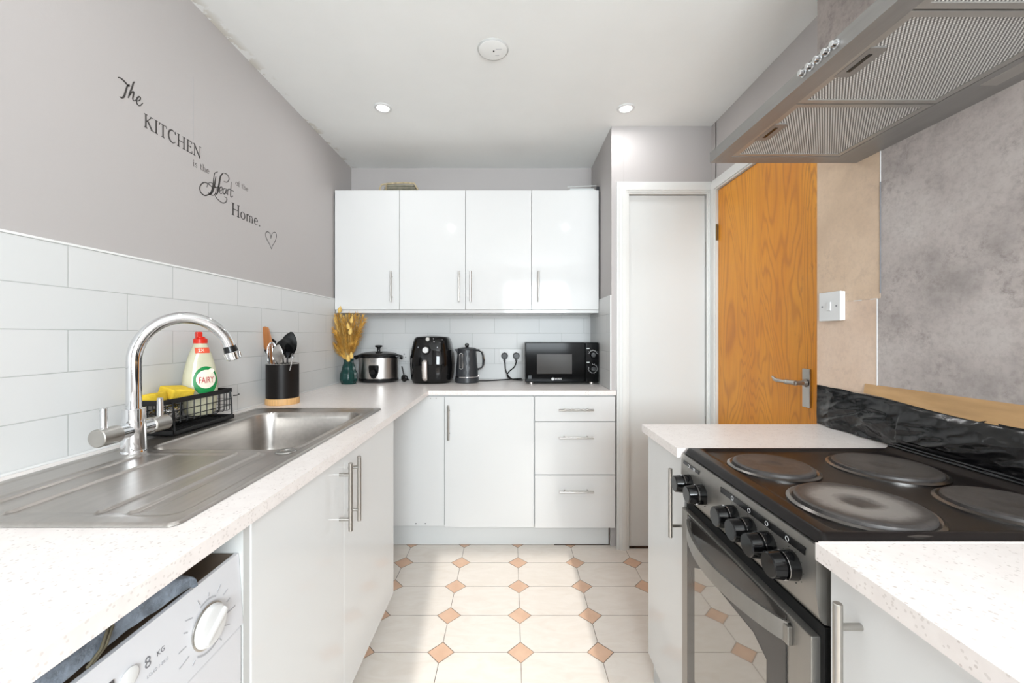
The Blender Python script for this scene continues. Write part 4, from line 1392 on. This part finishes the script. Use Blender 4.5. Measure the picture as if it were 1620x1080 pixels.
s2 = P(649, 571, WB)
socket(s1.x, s2.x, s2.z, s1.z, 'white double wall socket with empty pin holes behind the air fryer')
for (px, lab, path) in ((798.3, 'left black plug in the double socket, lead hanging down', [(799, 575), (800, 585), (804, 594), (812, 600), (822, 603)]),
                        (816.6, 'right black plug in the double socket, lead curving left', [(816, 575), (813, 581), (806, 587), (802.5, 593), (806, 598), (817, 603.5), (827, 606)])):
    c = P(px, 562.5, WB)
    t = thing('power_plug', lab, 'plug', (c.x, WB - .03, c.z), 'black plugs in the double socket')
    q = MB().cyl((c.x, WB - .0105, c.z), (c.x, WB - .034, c.z), .026, .022, 8, .003)
    q.box(c.x - .008, c.x + .008, WB - .030, WB - .014, c.z - .036, c.z - .01, .003)
    q.build('plug_body', M['black'], t)
    pp = [(c.x, WB - .022, c.z - .03)]
    for j, (a, b) in enumerate(path):
        D = WB - .022 - .10 * (j / len(path)) ** 1.5
        v = P(a, b, D)
        v.z = max(v.z, .9155)
        pp.append(tuple(v))
    if px > 810:
        pp += [(.100, 2.873, .9155)] if False else []
    # smooth the path
    sm = []
    n = len(pp)
    for i in range(n - 1):
        p0, p1, p2, p3 = (Vector(pp[max(i - 1, 0)]), Vector(pp[i]), Vector(pp[i + 1]), Vector(pp[min(i + 2, n - 1)]))
        for k in range(6):
            s = k / 6
            sm.append(.5 * ((2 * p1) + (p2 - p0) * s + (2 * p0 - 5 * p1 + 4 * p2 - p3) * s * s + (3 * p1 - p0 - 3 * p2 + p3) * s ** 3))
    sm.append(Vector(pp[-1]))
    for v in sm:
        v.z = max(v.z, .9155)
    MB().tube(sm, .0042, 8).build('lead', M['black'], t)

# bundle and papers on top of the cupboards -----------------------------------------------------
zt = UZ1 + .0005
t = thing('folded_mat', 'folded straw-edged mat lying on top of the wall cupboards', 'mat', (-.74, 2.72, zt))
q = MB()
for k in range(4):
    q.box(P(603, 0, 2.65).x + .008 * k, P(660, 0, 2.65).x - .008 * k, 2.66, 2.80, zt + .016 * k, zt + .016 * k + .015, .004)
q.build('folded_layers', M['mat_grey'], t)
q = MB()
x0, x1 = P(601, 0, 2.65).x, P(655, 0, 2.65).x
q.tube([(x0, 2.66, zt + .010), (x0 - .002, 2.655, zt + .034), (x0 + .01, 2.655, zt + .058), (x0 + .06, 2.655, zt + .066), (x1 - .06, 2.655, zt + .070), (x1, 2.66, zt + .068), (x1 + .02, 2.67, zt + .03)], .006, 8)
q.tube([(x0 + .04, 2.652, zt + .006), (x0 + .042, 2.650, zt + .06)], .010, 8, flat=(1, .4))
q.build('woven_edge', M['straw'], t)
t = thing('paper_stack', 'pale papers with a small dark clip on top of the right wall cupboard', 'papers', (.45, 2.70, zt))
q = MB()
for k in range(3):
    q.box(P(897 + 3 * k, 0, 2.62).x, P(946 - 2 * k, 0, 2.62).x, 2.63 + .01 * k, 2.80, zt + .011 * k, zt + .011 * k + .0095, .002)
q.tube([(P(898, 0, 2.62).x, 2.63, zt + .034), (P(944, 0, 2.62).x, 2.63, zt + .042)], .0022, 6)
q.build('sheets', M['paper'], t)
q = MB().box(P(944, 0, 2.62).x, P(950, 0, 2.62).x, 2.625, 2.65, zt, zt + .036, .004)
q.build('clip', M['graphite'], t)
tag(MB().box(P(843, 0, 2.62).x, P(851, 0, 2.62).x, 2.62, 2.64, zt, zt + .005, .001).build('cable_clip', M['graphite']), 'tiny dark clip lying on top of the wall cupboards near the middle', 'clip')

# washing machine -----------------------------------------------------------------------------
FXW = -.487
MT = .831
t = thing('washing_machine', 'white washing machine under the worktop with jeans on top', 'washing machine', (-.78, .42, 0))
MB().box(-1.06, FXW - .02, .118, .7295, .0, .700, .004).box(-1.06, FXW - .02, .118, .7295, .70, MT - .014, .002).build('cabinet_body', M['appliance_white'], t)
MB().box(-1.06, FXW - .012, .118, .7295, MT - .013, MT, .003).build('lid', M['wm_top'], t)
q = MB()
q.prism([(MT - .006, 0), (MT, .004), (MT, .012), (.704, .020), (.704, -.0), (.71, -.004)], lambda u, v, d: Vector((FXW - .020 + v, d, u)), .118, .7295)
fp = q.build('control_fascia', M['appliance_white'], t)
MB().box(FXW - .02, FXW - .002, .118, .7295, .06, .7015, .004).build('front_panel', M['appliance_white'], t)
def wf3(yy, zz, d):
    # point on the sloping fascia face
    k = (MT - zz) / (MT - .704)
    return Vector((FXW - .008 + .008 * k + d, yy, zz))
c = wf3(.650, .757, 0)
dk = MB().lathe([(0, 0), (.034, 0), (.034, .002), (.0325, .003), (0, .003)], Matrix.Translation(c) @ Matrix.Rotation(pi / 2, 4, 'Y'), 40).build('dial_ring', M['nickel'], fp)
q = MB().lathe([(.0315, .002), (.031, .006), (.029, .010), (.025, .012), (0, .0125)], Matrix.Translation(c) @ Matrix.Rotation(pi / 2, 4, 'Y'), 40)
q.box(-.005, .005, -.027, .027, .009, .017, .003, mtx=Matrix.Translation(c) @ Matrix.Rotation(pi / 2, 4, 'Y') @ Matrix.Rotation(radians(35), 4, 'Z'))
q.build('dial', M['white_plastic'], fp)
q = MB()
for k in range(14):
    a = radians(-60 + k * 24)
    y0, z0 = .650 + .044 * cos(a), .757 + .044 * sin(a)
    y1, z1 = .650 + (.052 + .006 * (k % 3)) * cos(a), .757 + (.050 + .004 * (k % 2)) * sin(a)
    if z1 > .826 or z1 < .708:
        continue
    q.ribbon([(y0, z0), (y1, z1)], .0016, lambda u, v, d: wf3(u, v, d))
for a0, a1 in ((60, 110), (-130, -60)):
    q.ribbon([(.650 + .040 * cos(radians(a0 + (a1 - a0) * i / 10)), .757 + .040 * sin(radians(a0 + (a1 - a0) * i / 10))) for i in range(11)], .0028, lambda u, v, d: wf3(u, v, d))
q.build('dial_print', M['print_light'], fp, 0)
q = MB()
fm = lambda u, v, d: wf3(.556 + u, .783 + v, d)
q.text('8', .021, lambda u, v, d: fm(u - .012, v, d), .0004)
q.text('KG', .010, lambda u, v, d: fm(u + .008, v, d), .0004)
q.build('capacity_print', M['print_grey'], fp, 0)
q = MB().text('LOAD 1-8KG', .006, lambda u, v, d: fm(u + .002, v - .018, d), .0004)
q.build('small_print', M['print_light'], fp, 0)
c = wf3(.517, .786, 0)
MB().lathe([(.0115, 0), (.0125, .002), (.0105, .003), (0, .0034)], Matrix.Translation(c) @ Matrix.Rotation(pi / 2, 4, 'Y'), 28).build('button', M['white_plastic'], fp)
q = MB().prism([(.40, .770), (.498, .770), (.498, .800), (.40, .800)], lambda u, v, d: wf3(u, v, d), 0, .0012)
q.build('display', M['display'], fp)
q = MB().prism([(.15, .725), (.33, .725), (.33, .815), (.15, .815)], lambda u, v, d: wf3(u, v, d), 0, .002)
q.build('detergent_drawer', M['appliance_white'], fp)

# jeans on the machine
def cloth(y0, y1, xf, seed, zmax, m, label, name):
    q = MB()
    def f(u, v):
        a = 2 * pi * u
        y = y0 + (y1 - y0) * v
        taper = (min(1, v / .10) ** .5) * (max(0, min(1, (1 - v) / .22)) ** .42)
        taper = max(taper, .03)
        hw = .085 * (.6 + .4 * taper)
        hh = (zmax - MT - .004) / 2 * taper
        cz = MT + .004 + hh * 1.0
        x = xf - hw + hw * abs(cos(a)) ** .6 * (1 if cos(a) > 0 else -1)
        z = cz + hh * abs(sin(a)) ** .7 * (1 if sin(a) > 0 else -1)
        n1 = noise.noise(Vector((a * .9 + seed, y * 14, seed)))
        n2 = noise.noise(Vector((cos(a) * 2 + seed, sin(a) * 2 + y * 38, y * 30)))
        x += .008 * n1 * (cos(a) > -.5) + .005 * n2
        x = min(x, -.4885)
        z += .006 * n2 * taper
        z = max(MT + .0015, min(ZT - .003, z))
        return Vector((x, y - .0 + .01 * n1, z))
    q.grid(48, 70, f, closeu=True)
    return q.build(name, m, smooth=70)
t = thing('jeans', 'crumpled pale blue denim jeans pushed into the gap above the washing machine', 'clothes', (-.56, .4, MT))
def part_cloth(nm, m, *a):
    o = cloth(*a, m, '', nm)
    # re-parent keeping world position
    loc = Vector(o.location)
    o.parent = t
    o.location = loc - Vector(ORG[t.name])
    return o
part_cloth('pale_leg', M['denim'], .375, .625, -.487, 2.3, .884)
part_cloth('dark_leg', M['denim_dark'], .14, .430, -.520, 7.7, .880)
q = MB()
for dx in (0, .006):
    q.tube([(-.490, .470 - dx, .842), (-.484, .480 - dx, .856), (-.488, .492 - dx, .870), (-.50, .500 - dx, .879)], .0018, 6)
q.build('seam', M['seam'], t)

# ------------------------------------------------------------------ cooker
CY0_, CY1_ = .620, 1.118
CFX = .474
t = thing('electric_cooker', 'freestanding silver electric cooker with black top and four hotplates', 'cooker', (.78, .87, 0))
MB().box(CFX + .030, 1.07, CY0_ + .002, CY1_ - .002, .02, .892, .003).build('cooker_body', M['black'], t)
# hob top with raised rim
HZ = .916
q = MB()
def hob(u, v):
    x = CFX + .004 + u * (1.065 - CFX - .004)
    y = CY0_ + v * (CY1_ - CY0_)
    e = rrect(x, y, CFX + .004, 1.065, CY0_, CY1_, .012)
    z = HZ - .014 * sstep(-.012, 0, e)
    inn = rrect(x, y, CFX + .040, 1.030, CY0_ + .016, CY1_ - .016, .02)
    z -= .007 * (1 - sstep(-.012, .0, inn))
    if x > 1.030:
        z += .006 * sstep(1.030, 1.038, x) * (1 - sstep(1.050, 1.058, x))
    return Vector((x, y, z))
q.grid(110, 100, hob)
ht = q.build('hob_top', M['enamel'], t, smooth=60)
q = MB().tube([(1.040, CY0_ + .01, HZ + .007), (1.040, CY1_ - .01, HZ + .007)], .004, 8)
q.tube([(1.056, CY0_ + .01, HZ + .010), (1.056, CY1_ - .01, HZ + .010)], .004, 8)
q.build('back_rail', M['black_gloss'], ht)
for (x, y, r, bn) in ((.620, .955, .083, .05), (.881, .950, .098, .12), (.639, .738, .100, 0.95), (.905, .735, .084, .05)):
    z = HZ - .007
    q = MB().lathe([(r + .012, -.001), (r + .012, .003), (r + .006, .006), (r + .001, .004), (r, .003)], Matrix.Translation((x, y, z)), 72)
    q.build('hotplate_trim', M['trim_steel'], ht)
    q = MB().lathe([(r + .001, .002), (r, .010), (r - .004, .0125), (r - .010, .0128), (r - .012, .0118), (r * .3, .0112), (r * .27, .0095), (0, .0095)], Matrix.Translation((x, y, z)), 72)
    q.build('hotplate', m_hotplate(x, y, bn), ht)
# control fascia
q = MB()
fpf = [(.900, .012), (.897, .002), (.880, -.002), (.83, -.003), (.79, .002), (.778, .010), (.774, .024), (.774, .040), (.900, .040)]
q.prism(fpf, lambda u, v, d: Vector((CFX + v, d, u)), CY0_ + .002, CY1_ - .002)
fa = q.build('control_fascia', M['cooker'], t, smooth=40)
q = MB().box(CFX - .0035, CFX + .004, 1.01, 1.10, .876, .884)
q.box(CFX - .0035, CFX + .004, .645, .905, .873, .885)
q.build('print_strip', M['black'], fa)
q = MB()
for y in (.69, .745, .80, .86, 1.04, 1.07):
    q.ribbon([(y - .004 + .004 * cos(a), .879 + .004 * sin(a)) for a in [2 * pi * i / 10 for i in range(11)]], .0009, lambda u, v, d: Vector((CFX - .0036 - d, u, v)))
q.build('symbols', M['knob_line'], fa, 0)
for (y, z) in ((1.064, .833), (.990, .834), (.852, .8415), (.793, .842), (.736, .842), (.675, .841)):
    k = MB().cyl((CFX, y, z), (CFX - .020, y, z), .0242, .0232, 32, .001)
    k.cyl((CFX - .019, y, z), (CFX - .024, y, z), .018, seg=32)
    k.cyl((CFX - .023, y, z), (CFX - .044, y, z), .0225, .0205, 32, .002)
    kb = k.build('knob', M['black_gloss'], fa)
    q = MB().cyl((CFX - .0200, y, z), (CFX - .0212, y, z), .0236, seg=32)
    q.build('knob_ring', M['chrome'], kb)
    q = MB()
    for j in range(10):
        a = 2 * pi * j / 10
        q.cyl((CFX - .0030, y + .027 * cos(a), z + .027 * sin(a)), (CFX + .002, y + .027 * cos(a), z + .027 * sin(a)), .0009, seg=6)
    q.build('dial_marks', M['graphite'], kb)
# oven door
OY0, OY1, OZ0, OZ1 = .632, 1.112, .235, .752
MB().box(CFX + .012, CFX + .034, OY0 - .008, OY1 + .003, .10, .772).build('oven_front', M['gap_shade'], t)  # near-black panel paints the shade seen in gaps round the oven door
dr = MB().box(CFX - .003, CFX + .014, OY0, OY1, OZ0, OZ1, .003).build('oven_door', M['cooker'], t)
gl = MB().box(CFX - .0055, CFX - .002, OY0 + .055, OY1 - .040, OZ0 + .02, OZ1 - .004, .001).build('glass_panel', M['oven_glass'], dr)
y0, y1, z0, z1 = OY0 + .105, OY1 - .085, OZ0 + .05, OZ1 - .10
q = MB().prism([(y0, z0 + .06), (y0 + .05, z0), (y1 - .05, z0), (y1, z0 + .06), (y1, z1 - .02), (y1 - .04, z1), (y0 + .04, z1), (y0, z1 - .02)], lambda u, v, d: Vector((CFX - .0055 - d, u, v)), 0, .0008)
q.build('oven_window', M['oven_window'], gl, 0)
hpnts = []
for i in range(29):
    s = i / 28
    y = .678 + (1.062 - .678) * s
    x = CFX - .006 - .046 * sin(pi * s) ** .75
    hpnts.append((x, y))
q = MB()
def hfn(u, v):
    i = u * 28
    j = min(27, int(i))
    f = i - j
    a, b = hpnts[j], hpnts[j + 1]
    x, y = a[0] + (b[0] - a[0]) * f, a[1] + (b[1] - a[1]) * f
    zz = [.7400, .7415, .7415, .7070, .7065, .7080][int(round(v * 5))]
    xx = [.006, .004, -.002, -.002, .002, .006][int(round(v * 5))]
    return Vector((x + xx, y, zz))
q.grid(57, 6, hfn)
q.grid(57, 2, lambda u, v: hfn(u, 0) if v < .5 else hfn(u, 1))
q.box(CFX - .012, CFX - .003, 1.050, 1.068, .706, .738, .002)
q.box(CFX - .012, CFX - .003, .672, .690, .706, .738, .002)
q.build('handle', M['cooker'], dr, smooth=30)
MB().box(CFX + .002, CFX + .014, OY0, OY1, .10, OZ0 - .008, .003).build('lower_drawer', M['cooker'], t)
for x in (.53, 1.03):
    for y in (.66, 1.08):
        MB().cyl((x, y, 0), (x, y, .03), .015, seg=12).build('foot', M['black'], t)

# ------------------------------------------------------------------ extractor hood
HX0, HX1, HY0, HY1 = .630, WP, .378, 1.2755
HB, HTP = 1.7715, 1.804
t = thing('extractor_hood', 'wide stainless steel extractor hood above the cooker', 'extractor hood', (.86, .83, HB))
q = MB()
ix0, ix1, iy0, iy1 = .673, 1.003, .424, 1.230
# underside ring and canopy shell
q.box(HX0, ix0, HY0, HY1, HB, HTP - .002)
q.box(ix1, HX1, HY0, HY1, HB, HTP - .002)
q.box(ix0, ix1, HY0, iy0, HB, HTP - .002)
q.box(ix0, ix1, iy1, HY1, HB, HTP - .002)
q.box(ix0, ix1, iy0, iy1, HB + .012, HTP - .002)
cx0, cx1, cy0, cy1 = .850, HX1, .720, .935
zc = 1.90
q.build('canopy', M['hood'], t, smooth=0)
tb = bmesh.new()
lo = [tb.verts.new(v) for v in ((HX0, HY0, HTP - .002), (HX1, HY0, HTP - .002), (HX1, HY1, HTP - .002), (HX0, HY1, HTP - .002))]
l1 = [tb.verts.new(v) for v in ((HX0, HY0, HTP), (HX1, HY0, HTP), (HX1, HY1, HTP), (HX0, HY1, HTP))]
hi = [tb.verts.new(v) for v in ((cx0, cy0, zc), (cx1, cy0, zc), (cx1, cy1, zc), (cx0, cy1, zc))]
for A, B in ((lo, l1), (l1, hi)):
    for i in range(4):
        tb.faces.new((A[i], A[(i + 1) % 4], B[(i + 1) % 4], B[i]))
tb.faces.new(hi)
tb.faces.new(lo[::-1])
bmesh.ops.recalc_face_normals(tb, faces=tb.faces)
MB()._add(tb).build('sloping_top', M['hood'], t, smooth=0)
MB().box(cx0, cx1 - .001, cy0, cy1, zc - .01, CEIL - .001, .001).build('chimney', M['hood'], t)
splits = [(iy1 - .002, .9525), (.9485, .678), (.674, iy0 + .002)]
for (ya, yb2) in splits:
    f = MB()
    for (a, b, c2, d3) in ((ix0 + .001, ix0 + .016, yb2, ya), (ix1 - .016, ix1 - .001, yb2, ya), (ix0 + .016, ix1 - .016, yb2, yb2 + .013), (ix0 + .016, ix1 - .016, ya - .013, ya)):
        f.box(a, b, c2, d3, HB + .001, HB + .008)
    fo = f.build('filter_frame', M['hood_frame'], t, 0)
    MB().box(ix0 + .014, ix1 - .014, yb2 + .011, ya - .011, HB + .003, HB + .010).build('filter_mesh', M['filter'], fo, 0)
    # recessed latch near the aisle edge
    mc = (ya + yb2) / 2 - .006
    q = MB().prism([(ix0 + .010, mc - .044), (ix0 + .040, mc - .044), (ix0 + .046, mc - .034), (ix0 + .046, mc + .034), (ix0 + .040, mc + .044), (ix0 + .010, mc + .044)], lambda u, v, d: Vector((u, v, HB + d)), .0, .004)
    la = q.build('latch', M['hood'], fo, 0)
    MB().box(ix0 + .021, ix0 + .029, mc - .026, mc + .026, HB - .0008, HB + .001).build('latch_slot', M['black'], la, 0)
q = MB()
q.box(1.022, 1.060, .62, .878, HB - .0008, HB + .002, .0005)
lp = q.build('light_lens', M['hood_frame'], t, 0)
for k in range(5):
    y = .862 - k * .0215
    q = MB().cyl((HX0, y, 1.788), (HX0 - .004, y, 1.788), .0085, seg=20)
    q.cyl((HX0 - .003, y, 1.788), (HX0 - .014, y, 1.788), .0065, .006, 20, .001)
    q.build('push_button', M['chrome'], t)

# ------------------------------------------------------------------ light switch
z0, z1 = P(0, 507, 1.357).z, P(0, 462, 1.357).z
yc = WP * F / (1321.0 - 809)
t = thing('light_switch', 'white square surface-mounted light switch on the beige wall strip', 'switch', (WP, yc, z0))
MB().box(WP - .012, WP - .001, yc - .044, yc + .044, z0, z1, .002).build('back_box', M['white_plastic'], t)
MB().box(WP - .020, WP - .012, yc - .046, yc + .046, z0 - .001, z1 + .001, .003).build('faceplate', M['white_plastic'], t)
MB().box(WP - .0235, WP - .019, yc - .008, yc + .008, (z0 + z1) / 2 - .015, (z0 + z1) / 2 + .015, .001).build('rocker', M['white_plastic'], t)
for s in (-1, 1):
    MB().cyl((WP - .019, yc + s * .030, (z0 + z1) / 2), (WP - .0208, yc + s * .030, (z0 + z1) / 2), .003, seg=12).build('screw', M['print_grey'], t)

# ------------------------------------------------------------------ black sheet and tape behind the cooker
def top_z(y):
    return 1.0275 + (1.0495 - 1.0275) * sstep(.86, 1.44, y)
def fold(y, zz, k):
    a = noise.noise(Vector((y * 9, zz * 26, 1.3 + k)))
    b = noise.noise(Vector((y * 26 + zz * 20, zz * 50, 4.1 + k)))
    c = abs(noise.noise(Vector((y * 15 + zz * 40, zz * 18 - y * 6, 9.0))))
    d = abs(noise.noise(Vector((y * 34 - zz * 30, zz * 60 + y * 22, 5.5))))
    return a * .8 + b * .22 + (1 - 2 * c) * .42 + (1 - 2.6 * d) * .07
def sheet(u, v):
    y = -.30 + u * 1.735
    zz = v
    z = .9125 + (top_z(y) - .9125) * v
    bulge = .018 * sin(pi * min(1, v * 1.05)) ** .8 * (.35 + .65 * (1 - sstep(1.12, 1.30, y))) * (1 - .9 * sstep(1.32, 1.43, y))
    x = WP - .004 - bulge - .012 * (fold(y, z, 0) + .45) * (1 - .75 * v) * (1 - .85 * sstep(1.36, 1.43, y))
    if y < 1.115:
        x -= .018 * (1 - v) ** 2
    x = min(x, WP - .002)
    x = max(x, 1.062 if z < .94 else 1.04)
    return Vector((x, y, z + .002 * noise.noise(Vector((y * 20, 0, 3)))))
q = MB().grid(560, 70, sheet)
tag(q.build('plastic_sheet', M['foil'], smooth=80), 'crumpled black plastic sheet along the wall behind the cooker', 'plastic sheet')
def tapef(u, v):
    y = -.30 + u * (1.2436 + .30)
    zt_ = 1.0765
    zb2 = top_z(y) - .004 + .008 * sstep(.95, 1.24, y)
    z = zb2 + (zt_ - zb2) * v
    n = noise.noise(Vector((y * 12, z * 40, 2.0)))
    x = WP - .0015 - .004 * (1 - v) - .0035 * max(0, n) * (1 - v)
    return Vector((x, y, z))
q = MB().grid(240, 10, tapef)
tag(q.build('parcel_tape', M['tape'], smooth=80), 'strip of brown parcel tape holding the top of the black sheet', 'tape')

# ------------------------------------------------------------------ wall lettering
t = thing('wall_lettering', 'black vinyl lettering and heart stuck on the grey left wall', 'wall sticker', (WL, 1.55, 1.63))
def wmap(y0, z0, sy, sz, shear=0.0):
    return lambda u, v, d: Vector((WL + .0003 + d, y0 + (u + shear * v) * sy, z0 + v * sz))
def arc(cx, cy, rx, ry, a0, a1, n=14):
    return [(cx + rx * cos(radians(a0 + (a1 - a0) * i / n)), cy + ry * sin(radians(a0 + (a1 - a0) * i / n))) for i in range(n + 1)]
TK, TN = .13, .055
def serif(x, y, w=.3):
    return ([(x - w / 2, y), (x + w / 2, y)], .045)
GL = {
    'K': (.86, [([(.16, 0), (.16, 1)], TK), serif(.16, .02), serif(.16, .98), ([(.18, .44), (.68, .98)], TN), serif(.70, .98, .26), ([(.32, .58), (.74, .02)], TK), serif(.76, .02, .28)]),
    'I': (.42, [([(.2, 0), (.2, 1)], TK), serif(.2, .02), serif(.2, .98)]),
    'T': (.78, [([(.38, 0), (.38, .98)], TK), serif(.38, .02), ([(.02, .97), (.74, .97)], TN), ([(.03, .97), (.03, .80)], .05), ([(.73, .97), (.73, .80)], .05)]),
    'C': (.90, [(arc(.50, .5, .40, .48, 42, 318, 22), [.04] * 3 + [.09] * 3 + [.13] * 11 + [.08] * 3 + [.04] * 3), ([(.80, .99), (.80, .74)], .05)]),
    'H': (.98, [([(.18, 0), (.18, 1)], TK), ([(.78, 0), (.78, 1)], TK), ([(.18, .52), (.78, .52)], TN)] + [serif(x, y) for x in (.18, .78) for y in (.02, .98)]),
    'E': (.74, [([(.18, 0), (.18, 1)], TK), serif(.14, .02, .22), serif(.14, .98, .22), ([(.14, .98), (.64, .98)], TN), ([(.14, .02), (.66, .02)], TN), ([(.18, .52), (.52, .52)], TN), ([(.64, .98), (.64, .80)], .05), ([(.66, .02), (.68, .22)], .05), ([(.52, .60), (.52, .44)], .05)]),
    'N': (.98, [([(.16, 0), (.16, .98)], TN), ([(.12, 1), (.82, 0)], TK), ([(.82, 0), (.82, .98)], TN), serif(.16, .02), serif(.82, .98), serif(.08, .98, .2)]),
    'o': (.60, [(arc(.28, .31, .24, .30, 0, 360, 24), [.10 if abs(cos(2 * pi * i / 24)) > .6 else .055 for i in range(25)])]),
    'm': (.98, [([(.14, 0), (.14, .6)], .11), (arc(.31, .38, .17, .22, 170, 0, 10), .06), ([(.48, .38), (.48, 0)], .11), (arc(.65, .38, .17, .22, 170, 0, 10), .06), ([(.82, .38), (.82, 0)], .11), serif(.14, .02, .2), serif(.48, .02, .2), serif(.82, .02, .2), ([(.04, .58), (.14, .60)], .05)]),
    'e': (.56, [([(.05, .34), (.48, .34)], .05), (arc(.27, .31, .22, .29, 5, 320, 20), [.05] * 5 + [.10] * 10 + [.05] * 6)]),
    't': (.40, [([(.16, .85), (.16, .12)], .09), (arc(.26, .12, .10, .10, 180, 300, 8), .05), ([(.0, .6), (.36, .6)], .05)]),
    'h': (.62, [([(.12, 0), (.12, 1)], .09), (arc(.29, .38, .17, .22, 170, 0, 10), .06), ([(.46, .38), (.46, 0)], .09), serif(.12, .02, .2), serif(.46, .02, .2), serif(.06, .98, .14)]),
    'i': (.28, [([(.12, 0), (.12, .6)], .09), serif(.12, .02, .2), ([(.12, .78), (.12, .88)], .10), serif(.07, .58, .12)]),
    's': (.42, [(arc(.20, .44, .13, .14, 30, 250, 10) + arc(.20, .16, .14, .15, 80, -150, 10), .07)]),
    'f': (.36, [([(.13, 0), (.13, .84)], .09), (arc(.25, .84, .12, .13, 180, 40, 8), .06), ([(.0, .6), (.32, .6)], .05), serif(.13, .02, .22)]),
    '.': (.25, [([(.06, .06), (.18, .06)], .13)]),
    ' ': (.30, []),
}
def word(name, txt, y0, y1, z, h, m=None, gap=.06):
    tot = sum(GL[c][0] + gap for c in txt) - gap
    sy = (y1 - y0) / tot
    q = MB()
    x = 0
    for c in txt:
        w, st = GL[c]
        for pts_, wd in st:
            q.ribbon([(a + x, b) for a, b in pts_], wd, wmap(y0, z, sy, h))
        x += w + gap
    q.build(name, m or M['decal'], t, 0)
word('kitchen_word', 'KITCHEN', 1.258, 1.490, 1.878, .043)
word('is_the_words', 'is the', 1.451, 1.531, 1.838, .025, M['decal_fade'])
word('of_the_words', 'of the', 1.676, 1.756, 1.852, .023, M['decal_fade'])
word('home_word', 'Home.', 1.651, 1.842, 1.722, .050)
def curve(pts_, n=10):
    out = []
    m_ = len(pts_)
    for i in range(m_ - 1):
        p0, p1, p2, p3 = pts_[max(i - 1, 0)], pts_[i], pts_[i + 1], pts_[min(i + 2, m_ - 1)]
        for k in range(n):
            s = k / n
            out.append(tuple(.5 * ((2 * p1[j]) + (p2[j] - p0[j]) * s + (2 * p0[j] - 5 * p1[j] + 4 * p2[j] - p3[j]) * s * s + (3 * p1[j] - p0[j] - 3 * p2[j] + p3[j]) * s ** 3) for j in (0, 1)))
    out.append(pts_[-1])
    return out
def script(name, strokes, fn, m=None):
    q = MB()
    for pts_, a, b in strokes:
        c = curve(pts_)
        n = len(c)
        q.ribbon(c, [a + (b - a) * sin(pi * i / (n - 1)) for i in range(n)], fn)
    q.build(name, m or M['decal'], t, 0)
# pixel-traced strokes on the wall plane: (px,py) -> wall coordinates
def W2(px, py):
    D = -WL * F / (809 - px)
    return (D, CZ - (py - 530) / F * D)
fw = lambda u, v, d: Vector((WL + .0003 + d, u, v))
def c2(x, y):
    return W2(160 + x / 3.373, 100 + y / 3.375)
def st(pl_, a, b):
    return ([c2(*p) for p in pl_], a, b)
script('the_word', [
    st([(88, 76), (104, 80), (124, 98), (144, 120), (152, 118)], .0022, .0055),
    st([(150, 112), (138, 124), (130, 150), (120, 178), (106, 184), (98, 176)], .002, .0052),
    st([(180, 100), (172, 104), (164, 130), (150, 165), (144, 186)], .002, .0050),
    st([(148, 176), (160, 158), (172, 152), (172, 166), (168, 190), (174, 200), (184, 196)], .0018, .0044),
    st([(190, 202), (206, 196), (208, 182), (198, 180), (188, 196), (192, 218), (206, 226), (222, 212)], .0018, .0044)], fw)
script('heart_word', [
    st([(622, 580), (606, 586), (600, 615), (596, 650), (584, 690), (556, 706), (532, 690), (526, 662), (540, 640), (562, 638), (590, 660), (596, 672)], .0022, .0045),
    st([(640, 596), (652, 586), (672, 594), (682, 616), (672, 634), (654, 630)], .0018, .0032),
    st([(648, 588), (636, 606), (628, 650), (620, 690), (612, 700)], .003, .0080),
    st([(612, 604), (604, 650), (590, 690), (576, 702)], .003, .0080),
    st([(564, 662), (572, 640), (592, 640), (612, 668), (606, 700), (586, 704), (570, 686)], .0015, .0028),
    st([(606, 664), (630, 660)], .002, .0035),
    st([(604, 700), (618, 722), (644, 744), (664, 742), (670, 722), (656, 712)], .0018, .0035),
    st([(628, 684), (644, 676), (644, 662), (634, 664), (630, 684), (638, 696), (650, 690)], .0018, .0038),
    st([(664, 668), (652, 672), (650, 690), (658, 698), (666, 680), (668, 672), (666, 694), (674, 696)], .0018, .0038),
    st([(674, 672), (674, 706)], .0022, .0040),
    st([(674, 684), (680, 672), (688, 674)], .0018, .0030),
    st([(694, 634), (690, 700), (694, 714), (702, 708)], .0022, .0044),
    st([(682, 672), (708, 684)], .0015, .0024)], fw)
script('heart_outline', [
    st([(908, 990), (898, 965), (880, 930), (878, 906), (890, 900), (902, 912), (906, 936)], .0018, .0030),
    st([(906, 936), (912, 910), (926, 902), (935, 916), (930, 945), (914, 975), (908, 992)], .0018, .0030)], fw)
